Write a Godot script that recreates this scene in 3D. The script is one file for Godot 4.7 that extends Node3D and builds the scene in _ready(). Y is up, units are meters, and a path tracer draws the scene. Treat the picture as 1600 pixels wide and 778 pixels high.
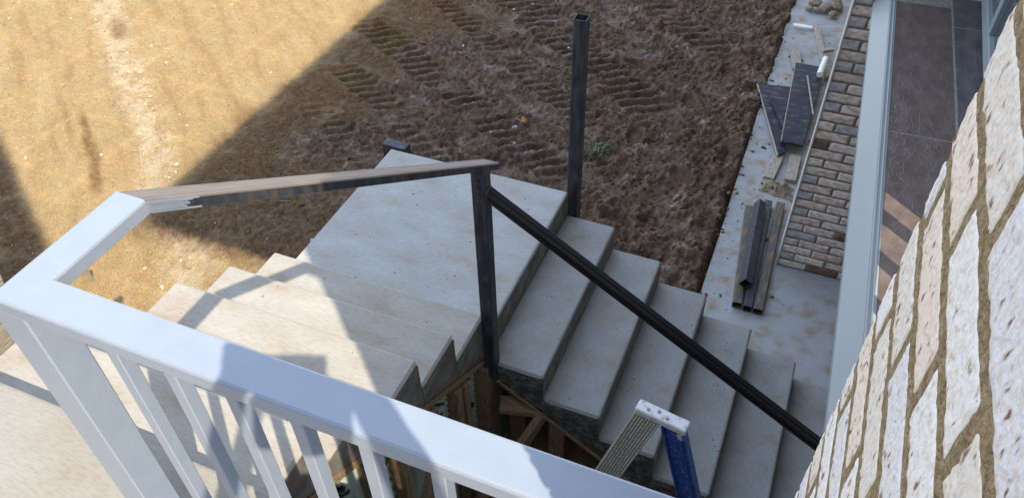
extends Node3D
# Cast concrete stairs beside a half finished house: white guard rail in the foreground, mud and sand behind.

const RL := 0.1732   # riser of the left flight
const DL := 0.2929   # tread of the left flight
const RR := 0.1740   # riser of the right flight
const DR := 0.2963   # tread of the right flight
const WL := 1.166    # width of the left flight
const WR := 1.188    # width of the right flight
const GROUND := -1.044
const PORCH := 1.039
const SUN_DIR := Vector3(-0.652, -1.0, -0.585)

var used := {}
var rng := RandomNumberGenerator.new()
var M := {}

# ---------------------------------------------------------------- mesh helpers
class MB:
	var v := PackedVector3Array()
	var n := PackedVector3Array()
	var uv := PackedVector2Array()
	var col := PackedColorArray()
	var use_col := false
	var use_uv := false
	var cc := Color.WHITE

	func tri(a: Vector3, b: Vector3, c: Vector3, out: Vector3) -> void:
		var nn := (c - a).cross(b - a)
		if nn.length_squared() < 1e-18:
			return
		nn = nn.normalized()
		if nn.dot(out) < 0.0:
			v.append_array([a, c, b])
			nn = -nn
		else:
			v.append_array([a, b, c])
		n.append_array([nn, nn, nn])
		if use_col:
			col.append_array([cc, cc, cc])

	func quad(a: Vector3, b: Vector3, c: Vector3, d: Vector3, out: Vector3) -> void:
		tri(a, b, c, out)
		tri(a, c, d, out)

	func box(xf: Transform3D, size: Vector3, ch := 0.004) -> void:
		var h := size * 0.5
		ch = minf(ch, minf(h.x, minf(h.y, h.z)) * 0.9)
		var p := {}
		for i in 8:
			var s := Vector3(1 if i & 1 else -1, 1 if i & 2 else -1, 1 if i & 4 else -1)
			for k in 3:
				var q := Vector3(s.x * (h.x - ch), s.y * (h.y - ch), s.z * (h.z - ch))
				q[k] = s[k] * h[k]
				p[i * 3 + k] = xf * q
		for k in 3:
			var a := (k + 1) % 3
			var b := (k + 2) % 3
			for s in 2:
				var o := Vector3.ZERO
				o[k] = 1.0 if s else -1.0
				var base := s << k
				var q0: Vector3 = p[base * 3 + k]
				var q1: Vector3 = p[(base | (1 << a)) * 3 + k]
				var q2: Vector3 = p[(base | (1 << a) | (1 << b)) * 3 + k]
				var q3: Vector3 = p[(base | (1 << b)) * 3 + k]
				quad(q0, q1, q2, q3, xf.basis * o)
		if ch <= 0.0:
			return
		for k in 3:
			var a := (k + 1) % 3
			var b := (k + 2) % 3
			for sa in 2:
				for sb in 2:
					var i0 := (sa << a) | (sb << b)
					var i1 := i0 | (1 << k)
					var o := Vector3.ZERO
					o[a] = 1.0 if sa else -1.0
					o[b] = 1.0 if sb else -1.0
					quad(p[i0 * 3 + a], p[i1 * 3 + a], p[i1 * 3 + b], p[i0 * 3 + b], xf.basis * o)
		for i in 8:
			var s := Vector3(1 if i & 1 else -1, 1 if i & 2 else -1, 1 if i & 4 else -1)
			tri(p[i * 3], p[i * 3 + 1], p[i * 3 + 2], xf.basis * s)

	# a beam between two points with a rectangular section; up gives the direction of the section's height
	func beam(a: Vector3, b: Vector3, wide: float, high: float, up := Vector3.UP, ch := 0.003) -> void:
		var d := (b - a).normalized()
		var side := d.cross(up).normalized()
		var u := side.cross(d).normalized()
		box(Transform3D(Basis(side, u, -d), (a + b) * 0.5), Vector3(wide, high, (b - a).length()), ch)

	# polygon in the frame's XY plane, extruded along the frame's Z from 0 to depth, both ends bevelled
	func extrude(poly: PackedVector2Array, xf: Transform3D, depth: float, bevel := 0.0) -> void:
		var m := poly.size()
		var area := 0.0
		for i in m:
			area += poly[i].cross(poly[(i + 1) % m])
		if area < 0.0:
			poly = poly.duplicate()
			poly.reverse()
		var ins := PackedVector2Array()
		for i in m:
			var d0 := (poly[i] - poly[(i + m - 1) % m]).normalized()
			var d1 := (poly[(i + 1) % m] - poly[i]).normalized()
			var n0 := Vector2(-d0.y, d0.x)
			var n1 := Vector2(-d1.y, d1.x)
			var k := bevel / maxf(0.3, 1.0 + n0.dot(n1))
			ins.append(poly[i] + (n0 + n1) * k)
		var rings := [[ins, 0.0], [poly, bevel], [poly, depth - bevel], [ins, depth]]
		for r in 3:
			var pa: PackedVector2Array = rings[r][0]
			var pb: PackedVector2Array = rings[r + 1][0]
			var za: float = rings[r][1]
			var zb: float = rings[r + 1][1]
			if zb - za < 1e-6:
				continue
			for i in m:
				var j := (i + 1) % m
				var e := (poly[j] - poly[i]).normalized()
				var o := Vector3(e.y, -e.x, [-0.7, 0.0, 0.7][r])
				quad(xf * Vector3(pa[i].x, pa[i].y, za), xf * Vector3(pa[j].x, pa[j].y, za), xf * Vector3(pb[j].x, pb[j].y, zb), xf * Vector3(pb[i].x, pb[i].y, zb), xf.basis * o)
		var t := Geometry2D.triangulate_polygon(ins)
		for i in range(0, t.size(), 3):
			var a := ins[t[i]]
			var b := ins[t[i + 1]]
			var c := ins[t[i + 2]]
			tri(xf * Vector3(a.x, a.y, 0), xf * Vector3(b.x, b.y, 0), xf * Vector3(c.x, c.y, 0), xf.basis * Vector3(0, 0, -1))
			tri(xf * Vector3(a.x, a.y, depth), xf * Vector3(b.x, b.y, depth), xf * Vector3(c.x, c.y, depth), xf.basis * Vector3(0, 0, 1))

	# profile (side, up) carried along points; every section stays vertical
	func sweep(prof: PackedVector2Array, pts: Array, side: Array, caps := true) -> void:
		var m := prof.size()
		var mid := Vector2.ZERO
		for q in prof:
			mid += q / m
		for s in pts.size() - 1:
			for i in m:
				var j := (i + 1) % m
				var a: Vector3 = pts[s] + side[s] * prof[i].x + Vector3.UP * prof[i].y
				var b: Vector3 = pts[s] + side[s] * prof[j].x + Vector3.UP * prof[j].y
				var c: Vector3 = pts[s + 1] + side[s + 1] * prof[j].x + Vector3.UP * prof[j].y
				var d: Vector3 = pts[s + 1] + side[s + 1] * prof[i].x + Vector3.UP * prof[i].y
				var e := (prof[j] - prof[i]).normalized()
				var nn := Vector2(e.y, -e.x)
				if nn.dot((prof[i] + prof[j]) * 0.5 - mid) < 0.0:
					nn = -nn
				quad(a, b, c, d, side[s] * nn.x + Vector3.UP * nn.y)
		if caps:
			var t := Geometry2D.triangulate_polygon(prof)
			for e in [0, pts.size() - 1]:
				var o: Vector3 = (pts[0] - pts[1]) if e == 0 else (pts[e] - pts[e - 1])
				for i in range(0, t.size(), 3):
					var q := []
					for k in 3:
						q.append(pts[e] + side[e] * prof[t[i + k]].x + Vector3.UP * prof[t[i + k]].y)
					tri(q[0], q[1], q[2], o)

	# rows of points joined into a smooth sheet; out is roughly its front side
	func sheet(rows: Array, out: Vector3) -> void:
		var h := rows.size()
		var w: int = rows[0].size()
		var nn := PackedVector3Array()
		nn.resize(h * w)
		for y in h:
			for x in w:
				var dx: Vector3 = rows[y][mini(x + 1, w - 1)] - rows[y][maxi(x - 1, 0)]
				var dy: Vector3 = rows[mini(y + 1, h - 1)][x] - rows[maxi(y - 1, 0)][x]
				var q := dx.cross(dy).normalized()
				nn[y * w + x] = q if q.dot(out) >= 0.0 else -q
		for y in h - 1:
			for x in w - 1:
				var id := [[y, x], [y, x + 1], [y + 1, x + 1], [y + 1, x]]
				var a: Vector3 = rows[y][x]
				var b: Vector3 = rows[y][x + 1]
				var c: Vector3 = rows[y + 1][x + 1]
				var order := [0, 1, 2, 0, 2, 3]
				if (c - a).cross(b - a).dot(out) < 0.0:
					order = [0, 2, 1, 0, 3, 2]
				for k in order:
					v.append(rows[id[k][0]][id[k][1]])
					n.append(nn[id[k][0] * w + id[k][1]])
					if use_col:
						col.append(cc)

	func tube(a: Vector3, b: Vector3, ra: float, rb: float, sides := 8, caps := true) -> void:
		var d := (b - a).normalized()
		var x := d.cross(Vector3.UP if absf(d.y) < 0.9 else Vector3.RIGHT).normalized()
		var y := d.cross(x)
		for i in sides:
			var t0 := TAU * i / sides
			var t1 := TAU * (i + 1) / sides
			var o0 := x * cos(t0) + y * sin(t0)
			var o1 := x * cos(t1) + y * sin(t1)
			quad(a + o0 * ra, a + o1 * ra, b + o1 * rb, b + o0 * rb, o0 + o1)
			if caps:
				tri(a, a + o0 * ra, a + o1 * ra, -d)
				tri(b, b + o0 * rb, b + o1 * rb, d)

	func mesh() -> ArrayMesh:
		var arr := []
		arr.resize(Mesh.ARRAY_MAX)
		arr[Mesh.ARRAY_VERTEX] = v
		arr[Mesh.ARRAY_NORMAL] = n
		if use_col:
			arr[Mesh.ARRAY_COLOR] = col
		if use_uv:
			arr[Mesh.ARRAY_TEX_UV] = uv
		var am := ArrayMesh.new()
		am.add_surface_from_arrays(Mesh.PRIMITIVE_TRIANGLES, arr)
		return am


func numbered(called: String) -> String:
	if not used.has(called):
		used[called] = 0
		return called
	used[called] += 1
	return "%s_%03d" % [called, used[called]]


func thing(called: String, label: String, category: String, group := "", at := Vector3.ZERO) -> Node3D:
	var o := Node3D.new()
	o.name = numbered(called)
	add_child(o)
	o.position = at
	tag(o, label, category, group)
	return o


func tag(o: Node, label: String, category := "", group := "") -> void:
	o.set_meta("label", label)
	if category:
		o.set_meta("category", category)
	if group:
		o.set_meta("group", group)


func put(called: String, mesh: Mesh, mat: Material, parent: Node = null, at := Transform3D.IDENTITY) -> MeshInstance3D:
	var o := MeshInstance3D.new()
	o.mesh = mesh
	o.material_override = mat
	o.transform = at
	if parent == null:
		o.name = numbered(called)
		add_child(o)
	else:
		var k := 0
		var nm := called
		while parent.has_node(NodePath(nm)):
			k += 1
			nm = "%s_%03d" % [called, k]
		o.name = nm
		parent.add_child(o, true)
	return o


func struct(called: String, mesh: Mesh, mat: Material) -> MeshInstance3D:
	var o := put(called, mesh, mat)
	o.set_meta("kind", "structure")
	return o


func at(p: Vector3, yaw := 0.0, pitch := 0.0, roll := 0.0) -> Transform3D:
	return Transform3D(Basis.from_euler(Vector3(deg_to_rad(pitch), deg_to_rad(yaw), deg_to_rad(roll))), p)


# ---------------------------------------------------------------- materials
func noise(freq: float, sd: int, oct := 4, kind := FastNoiseLite.TYPE_SIMPLEX_SMOOTH) -> FastNoiseLite:
	var f := FastNoiseLite.new()
	f.noise_type = kind
	f.frequency = freq
	f.seed = sd
	f.fractal_octaves = oct
	return f


func ramp(stops: Array) -> Gradient:
	var g := Gradient.new()
	var o := PackedFloat32Array()
	var c := PackedColorArray()
	for s in stops:
		o.append(s[0])
		c.append(s[1])
	g.offsets = o
	g.colors = c
	return g


func lin(r: float, g: float, b: float) -> Color:
	return Color(r, g, b).linear_to_srgb()


func tex(n: FastNoiseLite, stops: Array, size := 512) -> NoiseTexture2D:
	var t := NoiseTexture2D.new()
	t.width = size
	t.height = size
	t.seamless = true
	t.seamless_blend_skirt = 0.15
	t.noise = n
	t.generate_mipmaps = false
	if stops.size():
		t.color_ramp = ramp(stops)
	return t


# coarse: [[offset, linear colour]...]; fine speckle multiplies it; bump in centimetres
func surf(coarse: Texture2D, scale: Vector3, fine: Texture2D, rough: float, bump: Texture2D = null, bump_cm := 0.0, spec := 0.5) -> StandardMaterial3D:
	var m := StandardMaterial3D.new()
	m.albedo_texture = coarse
	m.uv1_triplanar = true
	m.uv1_world_triplanar = true
	m.uv1_scale = scale
	m.roughness = rough
	m.metallic_specular = spec
	if fine:
		m.detail_enabled = true
		m.detail_albedo = fine
		m.detail_blend_mode = BaseMaterial3D.BLEND_MODE_MUL
		m.detail_uv_layer = BaseMaterial3D.DETAIL_UV_2
		m.uv2_triplanar = true
		m.uv2_world_triplanar = true
		m.uv2_scale = scale * 3.7
	if bump:
		m.heightmap_enabled = true
		m.heightmap_texture = bump
		m.heightmap_scale = bump_cm
	return m


func plain(c: Color, rough: float, metal := 0.0, spec := 0.5) -> StandardMaterial3D:
	var m := StandardMaterial3D.new()
	m.albedo_color = c.linear_to_srgb()
	m.roughness = rough
	m.metallic = metal
	m.metallic_specular = spec
	return m


func make_materials() -> void:
	var W := Color.WHITE
	var speck := tex(noise(0.09, 3, 3), [[0.0, lin(0.62, 0.62, 0.62)], [0.35, lin(0.86, 0.86, 0.86)], [0.6, W], [1.0, W]], 512)
	var specks_dark := tex(noise(0.06, 19, 2, FastNoiseLite.TYPE_CELLULAR), [[0.0, lin(0.25, 0.22, 0.2)], [0.06, lin(0.5, 0.48, 0.45)], [0.12, lin(0.9, 0.9, 0.9)], [1.0, W]], 512)
	var grain := tex(noise(0.05, 11, 5), [[0.0, Color.BLACK], [1.0, W]], 512)
	# concrete: pale grey with tan mud stains; a little darker speckle
	var conc := tex(noise(0.0065, 21, 5), [[0.0, lin(0.30, 0.25, 0.19)], [0.13, lin(0.325, 0.30, 0.265)], [0.27, lin(0.34, 0.335, 0.325)], [0.55, lin(0.355, 0.365, 0.365)], [0.75, lin(0.37, 0.385, 0.39)], [1.0, lin(0.40, 0.41, 0.41)]], 1024)
	var broom := tex(noise(0.035, 23, 4), [[0.0, lin(0.84, 0.82, 0.80)], [0.4, lin(0.95, 0.945, 0.94)], [0.55, lin(1, 1, 1)], [1.0, lin(1, 1, 1)]], 1024)
	M.concrete = surf(conc, Vector3(0.35, 0.5, 0.8), broom, 0.85, grain, 0.06, 0.35)
	M.concrete.albedo_color = lin(0.94, 0.925, 0.895)
	M.concrete.uv2_scale = Vector3(0.55, 1.2, 2.6)
	var conc2 := tex(noise(0.008, 33, 5), [[0.0, lin(0.24, 0.18, 0.12)], [0.25, lin(0.28, 0.25, 0.21)], [0.42, lin(0.30, 0.305, 0.31)], [1.0, lin(0.34, 0.355, 0.37)]], 1024)
	M.walk = surf(conc2, Vector3(0.7, 0.7, 0.7), broom, 0.8, grain, 0.2, 0.4)
	M.porch = surf(conc, Vector3(0.45, 0.45, 0.45), broom, 0.9, grain, 0.12, 0.3)
	M.porch.uv2_scale = Vector3(0.6, 2.0, 3.4)
	var warm := tex(noise(0.0065, 25, 5), [[0.0, lin(0.25, 0.19, 0.135)], [0.2, lin(0.295, 0.255, 0.205)], [0.36, lin(0.315, 0.292, 0.255)], [0.6, lin(0.325, 0.312, 0.285)], [1.0, lin(0.36, 0.35, 0.325)]], 1024)
	M.grey_concrete = surf(conc, Vector3(0.62, 0.62, 0.62), broom, 0.82, grain, 0.06, 0.35)
	M.grey_concrete.uv2_scale = Vector3(2.6, 1.2, 0.55)
	M.grey_concrete.albedo_color = lin(0.73, 0.725, 0.71)
	M.warm_concrete = surf(warm, Vector3(0.35, 0.6, 0.9), broom, 0.88, grain, 0.06, 0.3)
	M.warm_concrete.uv2_scale = Vector3(0.55, 1.2, 2.6)
	M.porch = surf(warm, Vector3(0.4, 0.4, 0.4), broom, 0.9, grain, 0.1, 0.3)
	M.porch.uv2_scale = Vector3(0.6, 2.0, 3.0)
	M.porch.albedo_color = lin(0.82, 0.82, 0.83)
	var fm := tex(noise(0.012, 43, 5), [[0.0, lin(0.10, 0.085, 0.065)], [0.4, lin(0.15, 0.135, 0.115)], [0.7, lin(0.19, 0.18, 0.165)], [1.0, lin(0.24, 0.235, 0.225)]], 512)
	M.dark_concrete = surf(fm, Vector3(1.3, 1.3, 1.3), speck, 0.8, grain, 0.06, 0.35)  # darker and browner than the treads, for risers and side faces
	var raw := tex(noise(0.02, 41, 5), [[0.0, lin(0.07, 0.065, 0.06)], [0.45, lin(0.13, 0.125, 0.115)], [0.7, lin(0.2, 0.19, 0.17)], [1.0, lin(0.3, 0.28, 0.25)]], 512)
	M.raw_concrete = surf(raw, Vector3(1.5, 1.5, 1.5), specks_dark, 0.95, grain, 2.5, 0.3)
	# soil carries its own colours in the vertices
	M.soil = StandardMaterial3D.new()
	M.soil.vertex_color_use_as_albedo = true
	M.soil.uv1_triplanar = true
	M.soil.uv1_world_triplanar = true
	M.soil.uv1_scale = Vector3(1.3, 1.3, 1.3)
	M.soil.albedo_texture = tex(noise(0.05, 55, 5), [[0.0, lin(0.35, 0.33, 0.31)], [0.35, lin(0.7, 0.68, 0.66)], [0.55, lin(0.95, 0.95, 0.95)], [1.0, lin(1, 1, 1)]], 1024)
	M.soil.roughness_texture = tex(noise(0.012, 57, 4), [[0.0, Color(0.42, 0.42, 0.42)], [0.33, Color(0.6, 0.6, 0.6)], [0.5, Color(0.95, 0.95, 0.95)], [1.0, W]], 512)
	M.soil.roughness = 1.0
	M.soil.metallic_specular = 0.28
	M.soil.heightmap_enabled = true
	M.soil.heightmap_texture = tex(noise(0.07, 58, 5), [[0.0, Color.BLACK], [1.0, W]], 1024)
	M.soil.heightmap_scale = 1.1
	# paint, steel
	var paint_t := tex(noise(0.01, 61, 4), [[0.0, lin(0.225, 0.27, 0.345)], [0.5, lin(0.24, 0.285, 0.36)], [1.0, lin(0.25, 0.295, 0.37)]], 512)
	M.paint = surf(paint_t, Vector3(2, 2, 2), null, 0.34, grain, 0.03, 0.5)
	var steel_t := tex(noise(0.012, 71, 5), [[0.0, lin(0.018, 0.018, 0.02)], [0.45, lin(0.034, 0.039, 0.052)], [0.62, lin(0.048, 0.054, 0.07)], [0.75, lin(0.075, 0.06, 0.05)], [1.0, lin(0.13, 0.085, 0.055)]], 512)
	M.steel = surf(steel_t, Vector3(3, 0.9, 3), speck, 0.6, grain, 0.03, 0.4)
	M.steel.metallic = 0.0
	M.steel_black = plain(Color(0.014, 0.012, 0.013), 0.4, 0.0, 0.4)
	var steel_b := tex(noise(0.012, 73, 5), [[0.0, lin(0.13, 0.105, 0.09)], [0.4, lin(0.155, 0.128, 0.111)], [0.65, lin(0.175, 0.145, 0.127)], [1.0, lin(0.2, 0.168, 0.148)]], 512)
	M.steel_brown_sheen = surf(steel_b, Vector3(2.5, 2.5, 1.2), null, 0.5, null, 0.0, 0.5)  # dusty brown, lightened to stand in for the reflection on the top
	M.steel_brown_sheen.metallic = 0.0
	var steel_r := tex(noise(0.012, 75, 5), [[0.0, lin(0.03, 0.03, 0.035)], [0.45, lin(0.055, 0.052, 0.05)], [0.52, lin(0.07, 0.05, 0.033)], [0.72, lin(0.14, 0.085, 0.036)], [1.0, lin(0.2, 0.115, 0.045)]], 512)
	M.steel_rust = surf(steel_r, Vector3(5, 5, 1.2), speck, 0.55, grain, 0.05, 0.5)
	M.hollow = plain(Color(0.006, 0.006, 0.006), 0.9)
	M.stamp = plain(Color(0.006, 0.006, 0.008), 0.8)
	M.weld = plain(Color(0.10, 0.075, 0.05), 0.5, 0.6)
	# house brick (lower wall): greyish white smear over red brown, variants by tone
	var bspeck := tex(noise(0.045, 87, 4), [[0.0, lin(0.3, 0.22, 0.18)], [0.24, lin(0.5, 0.41, 0.36)], [0.33, lin(0.92, 0.9, 0.88)], [1.0, W]], 512)
	M.brick = []
	for c in [[0.8, 0.71, 0.645], [0.85, 0.775, 0.72], [0.7, 0.60, 0.54], [0.24, 0.155, 0.13], [0.56, 0.56, 0.59]]:
		var t := tex(noise(0.02, 81 + M.brick.size(), 4), [[0.0, lin(c[0] * 0.45, c[1] * 0.38, c[2] * 0.35)], [0.3, lin(c[0] * 0.8, c[1] * 0.78, c[2] * 0.76)], [0.6, lin(c[0], c[1], c[2])], [1.0, lin(c[0] * 1.25, c[1] * 1.27, c[2] * 1.28)]], 256)
		M.brick.append(surf(t, Vector3(3, 5, 3), bspeck, 0.92, grain, 0.25, 0.3))
		M.brick[-1].uv2_scale = Vector3(5, 9, 5)
	var mort := tex(noise(0.03, 91, 4), [[0.0, lin(0.21, 0.165, 0.11)], [0.5, lin(0.29, 0.235, 0.165)], [1.0, lin(0.37, 0.31, 0.225)]], 256)
	M.mortar = surf(mort, Vector3(4, 4, 4), speck, 0.97, grain, 0.8, 0.2)
	# column brick: thick whitewash with brown smears
	var wb := tex(noise(0.013, 101, 5), [[0.0, lin(0.14, 0.075, 0.05)], [0.09, lin(0.22, 0.13, 0.095)], [0.18, lin(0.48, 0.40, 0.35)], [0.27, lin(0.70, 0.64, 0.57)], [0.5, lin(0.78, 0.735, 0.675)], [0.7, lin(0.80, 0.785, 0.765)], [1.0, lin(0.80, 0.80, 0.80)]], 1024)
	wb = tex(noise(0.02, 101, 6), [[0.0, lin(0.66, 0.57, 0.48)], [0.25, lin(0.78, 0.715, 0.64)], [0.45, lin(0.83, 0.785, 0.725)], [0.6, lin(0.84, 0.815, 0.775)], [0.8, lin(0.83, 0.835, 0.84)], [1.0, lin(0.76, 0.775, 0.795)]], 1024)
	var wstreak := tex(noise(0.014, 107, 6), [[0.0, lin(0.2, 0.12, 0.09)], [0.14, lin(0.3, 0.19, 0.15)], [0.19, lin(0.62, 0.52, 0.46)], [0.24, lin(0.9, 0.87, 0.84)], [0.33, W], [0.7, W], [0.78, lin(0.82, 0.82, 0.83)], [0.88, lin(0.95, 0.95, 0.95)], [1.0, lin(0.7, 0.7, 0.73)]], 1024)
	var wspeck := tex(noise(0.07, 103, 3), [[0.0, lin(0.5, 0.43, 0.37)], [0.15, lin(0.8, 0.76, 0.72)], [0.27, lin(0.95, 0.94, 0.93)], [1.0, W]], 512)
	M.white_bricks = []
	for k in 4:
		var mw := surf(wb, Vector3(4, 4, 4), wstreak, 0.92, grain, 0.1, 0.25)
		mw.uv2_scale = Vector3(3.6, 2.0, 3.6)
		mw.uv2_offset = Vector3(0.23, 0.41, 0.67) * k
		mw.uv1_offset = Vector3(0.31, 0.17, 0.43) * k
		mw.albedo_color = [Color(1, 1, 1), Color(0.97, 0.955, 0.93), Color(0.96, 0.965, 0.985), Color(0.99, 0.95, 0.905)][k]
		mw.heightmap_scale = 0.13
		M.white_bricks.append(mw)
	var cm := tex(noise(0.02, 105, 5), [[0.0, lin(0.2, 0.145, 0.08)], [0.5, lin(0.32, 0.245, 0.14)], [1.0, lin(0.44, 0.355, 0.23)]], 512)
	M.column_mortar = surf(cm, Vector3(6, 6, 6), speck, 0.97, grain, 0.25, 0.2)
	M.column_mortar.uv2_scale = Vector3(12, 12, 12)
	# wood
	var wd := tex(noise(0.02, 111, 4), [[0.0, lin(0.15, 0.095, 0.052)], [0.5, lin(0.28, 0.195, 0.115)], [1.0, lin(0.42, 0.31, 0.2)]], 512)
	M.lumber = surf(wd, Vector3(7, 0.8, 7), speck, 0.85, grain, 0.3, 0.3)
	M.lumber_flat = surf(wd, Vector3(0.9, 7, 7), speck, 0.85, grain, 0.3, 0.3)
	var wg := tex(noise(0.02, 113, 4), [[0.0, lin(0.2, 0.17, 0.135)], [0.5, lin(0.38, 0.335, 0.275)], [1.0, lin(0.52, 0.475, 0.40)]], 512)
	M.grey_wood = surf(wg, Vector3(8, 8, 1.2), specks_dark, 0.9, grain, 0.4, 0.3)
	M.ply = surf(wd, Vector3(2, 2, 2), speck, 0.85, grain, 0.2, 0.3)
	# light things
	M.foam = surf(tex(noise(0.02, 121, 3), [[0.0, lin(0.33, 0.42, 0.36)], [1.0, lin(0.47, 0.56, 0.48)]], 256), Vector3(2, 2, 2), null, 0.6)
	M.black_paint = plain(Color(0.01, 0.01, 0.012), 0.6)
	M.trim = surf(tex(noise(0.012, 123, 3), [[0.0, lin(0.235, 0.275, 0.295)], [1.0, lin(0.27, 0.315, 0.335)]], 256), Vector3(1, 1, 0.3), null, 0.45)
	M.alu = plain(Color(0.36, 0.37, 0.37), 0.5, 0.3)
	M.white = plain(Color(0.62, 0.62, 0.6), 0.6)
	# dark tile: textured porcelain
	var tl := tex(noise(0.009, 131, 5), [[0.0, lin(0.085, 0.073, 0.069)], [0.5, lin(0.125, 0.109, 0.103)], [1.0, lin(0.17, 0.15, 0.143)]], 1024)
	var tb := tex(noise(0.016, 133, 4, FastNoiseLite.TYPE_PERLIN), [[0.0, Color.BLACK], [0.45, Color(0.45, 0.45, 0.45)], [0.5, W], [0.55, Color(0.5, 0.5, 0.5)], [1.0, Color(0.3, 0.3, 0.3)]], 1024)
	M.tile = []
	for k in 3:
		var m := surf(tl, Vector3(1.3, 1.3, 0.8), speck, 0.38 + 0.05 * k, tb, 0.25, 0.5)
		m.albedo_color = [Color(1, 1, 1), Color(0.9, 0.93, 1.0), Color(1, 0.95, 0.92)][k]
		m.uv1_offset = Vector3(0.37, 0.2, 0.55) * k
		M.tile.append(m)
	M.grout = surf(tex(noise(0.03, 135, 4), [[0.0, lin(0.16, 0.16, 0.14)], [1.0, lin(0.32, 0.32, 0.29)]], 256), Vector3(6, 6, 6), speck, 0.95)
	var ds := tex(noise(0.014, 137, 5), [[0.0, lin(0.012, 0.014, 0.02)], [0.5, lin(0.03, 0.033, 0.045)], [0.70, lin(0.035, 0.038, 0.048)], [0.78, lin(0.16, 0.155, 0.145)], [0.80, lin(0.035, 0.038, 0.048)], [1.0, lin(0.05, 0.055, 0.07)]], 512)
	M.wet_board = surf(ds, Vector3(0.8, 0.8, 1.6), speck, 0.5, grain, 0.03, 0.18)
	M.glass = plain(Color(0.05, 0.07, 0.08), 0.05, 0.0, 0.6)
	M.roof = plain(Color(0.42, 0.42, 0.40), 0.9)
	M.siding = surf(tex(noise(0.02, 141, 3), [[0.0, lin(0.42, 0.40, 0.36)], [1.0, lin(0.5, 0.48, 0.44)]], 256), Vector3(2, 2, 2), null, 0.8)
	# ladder
	var al := tex(noise(0.035, 151, 4), [[0.0, lin(0.26, 0.225, 0.18)], [0.35, lin(0.48, 0.45, 0.40)], [0.55, lin(0.70, 0.68, 0.64)], [1.0, lin(0.8, 0.79, 0.76)]], 512)
	M.ribbed = surf(al, Vector3(3, 3, 3), speck, 0.55, null, 0.0, 0.5)
	M.ribbed.metallic = 0.0
	var cap := tex(noise(0.03, 153, 4), [[0.0, lin(0.22, 0.2, 0.18)], [0.2, lin(0.38, 0.37, 0.37)], [0.32, lin(0.55, 0.565, 0.60)], [1.0, lin(0.62, 0.635, 0.68)]], 512)
	M.cap = surf(cap, Vector3(2.2, 2.2, 2.2), null, 0.5)
	var bl := tex(noise(0.02, 155, 5), [[0.0, lin(0.008, 0.028, 0.12)], [0.5, lin(0.014, 0.065, 0.32)], [0.66, lin(0.02, 0.09, 0.42)], [0.72, lin(0.10, 0.14, 0.26)], [0.76, lin(0.34, 0.33, 0.29)], [0.8, lin(0.02, 0.09, 0.38)], [1.0, lin(0.35, 0.32, 0.26)]], 512)
	M.blue = surf(bl, Vector3(4, 4, 4), null, 0.45)
	M.rock = surf(tex(noise(0.02, 161, 4), [[0.0, lin(0.12, 0.085, 0.055)], [0.5, lin(0.25, 0.2, 0.15)], [1.0, lin(0.4, 0.35, 0.28)]], 256), Vector3(4, 4, 4), speck, 0.95, grain, 0.8)
	M.straw = plain(Color(0.3, 0.24, 0.13), 0.9)
	M.vcol = StandardMaterial3D.new()
	M.vcol.vertex_color_use_as_albedo = true
	M.vcol.roughness = 0.9
	M.cloth = surf(tex(noise(0.03, 165, 4), [[0.0, lin(0.12, 0.09, 0.06)], [0.5, lin(0.25, 0.2, 0.14)], [1.0, lin(0.42, 0.36, 0.27)]], 256), Vector3(3, 3, 3), speck, 0.95)


# ---------------------------------------------------------------- ground
var n1 := noise(0.9, 201, 3)
var n2 := noise(4.5, 202, 4)
var n3 := noise(16.0, 203, 3)
var n4 := noise(2.2, 204, 4)
var n5 := noise(40.0, 205, 2)
var nr := noise(7.0, 206, 3)
var nc := noise(7.5, 207, 1, FastNoiseLite.TYPE_CELLULAR)
var nd := noise(24.0, 208, 1, FastNoiseLite.TYPE_CELLULAR)
# tyre tracks: start, end, half width, lug pitch, depth
var tracks := [
	[Vector2(-3.4, -4.3), Vector2(-0.5, -2.55), 0.17, 0.13, 0.046],
	[Vector2(-3.0, -3.35), Vector2(-0.9, -2.05), 0.14, 0.125, 0.036],
	[Vector2(-2.7, -5.75), Vector2(-0.1, -3.75), 0.21, 0.13, 0.055],
	[Vector2(-2.9, -2.65), Vector2(-1.2, -1.6), 0.13, 0.12, 0.032],
	[Vector2(-3.0, -5.1), Vector2(-0.6, -3.35), 0.12, 0.12, 0.038],
	[Vector2(-1.6, -6.6), Vector2(0.4, -4.8), 0.17, 0.14, 0.04],
]
var footprints := [[Vector2(0.20, -3.95), 0.4], [Vector2(0.13, -3.55), 0.7], [Vector2(-0.12, -3.3), 0.2], [Vector2(0.05, -2.2), 1.2], [Vector2(-0.42, -4.4), 0.9], [Vector2(0.42, -4.6), 0.3], [Vector2(0.38, -2.9), 0.8]]
# old ruts in the sand, running towards the house
var ruts := [[Vector2(-3.75, -0.88), Vector2(-5.1, -2.02), 0.035, 0.022], [Vector2(-3.45, -2.0), Vector2(-4.6, -3.0), 0.03, 0.012], [Vector2(-4.9, -1.3), Vector2(-6.5, -2.7), 0.05, 0.012], [Vector2(-3.0, -2.9), Vector2(-4.6, -4.3), 0.05, 0.012]]


func mud_amount(x: float, z: float) -> float:
	# wet clay near the stairs and the house, dry sand to the left; an uneven border
	var b := -2.55 + 0.28 * (z + 3.0) * -0.55 + n1.get_noise_2d(x, z) * 0.9 + n4.get_noise_2d(x + 9.0, z) * 0.35
	var quiet := smoothstep(-2.3, -1.3, z) * smoothstep(-1.1, -1.8, x) * 0.7
	return (1.0 - quiet) * smoothstep(b - 0.7, b + 0.7, x) * smoothstep(-0.2, -0.95, z - 0.15 * n1.get_noise_2d(z, x))


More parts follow.
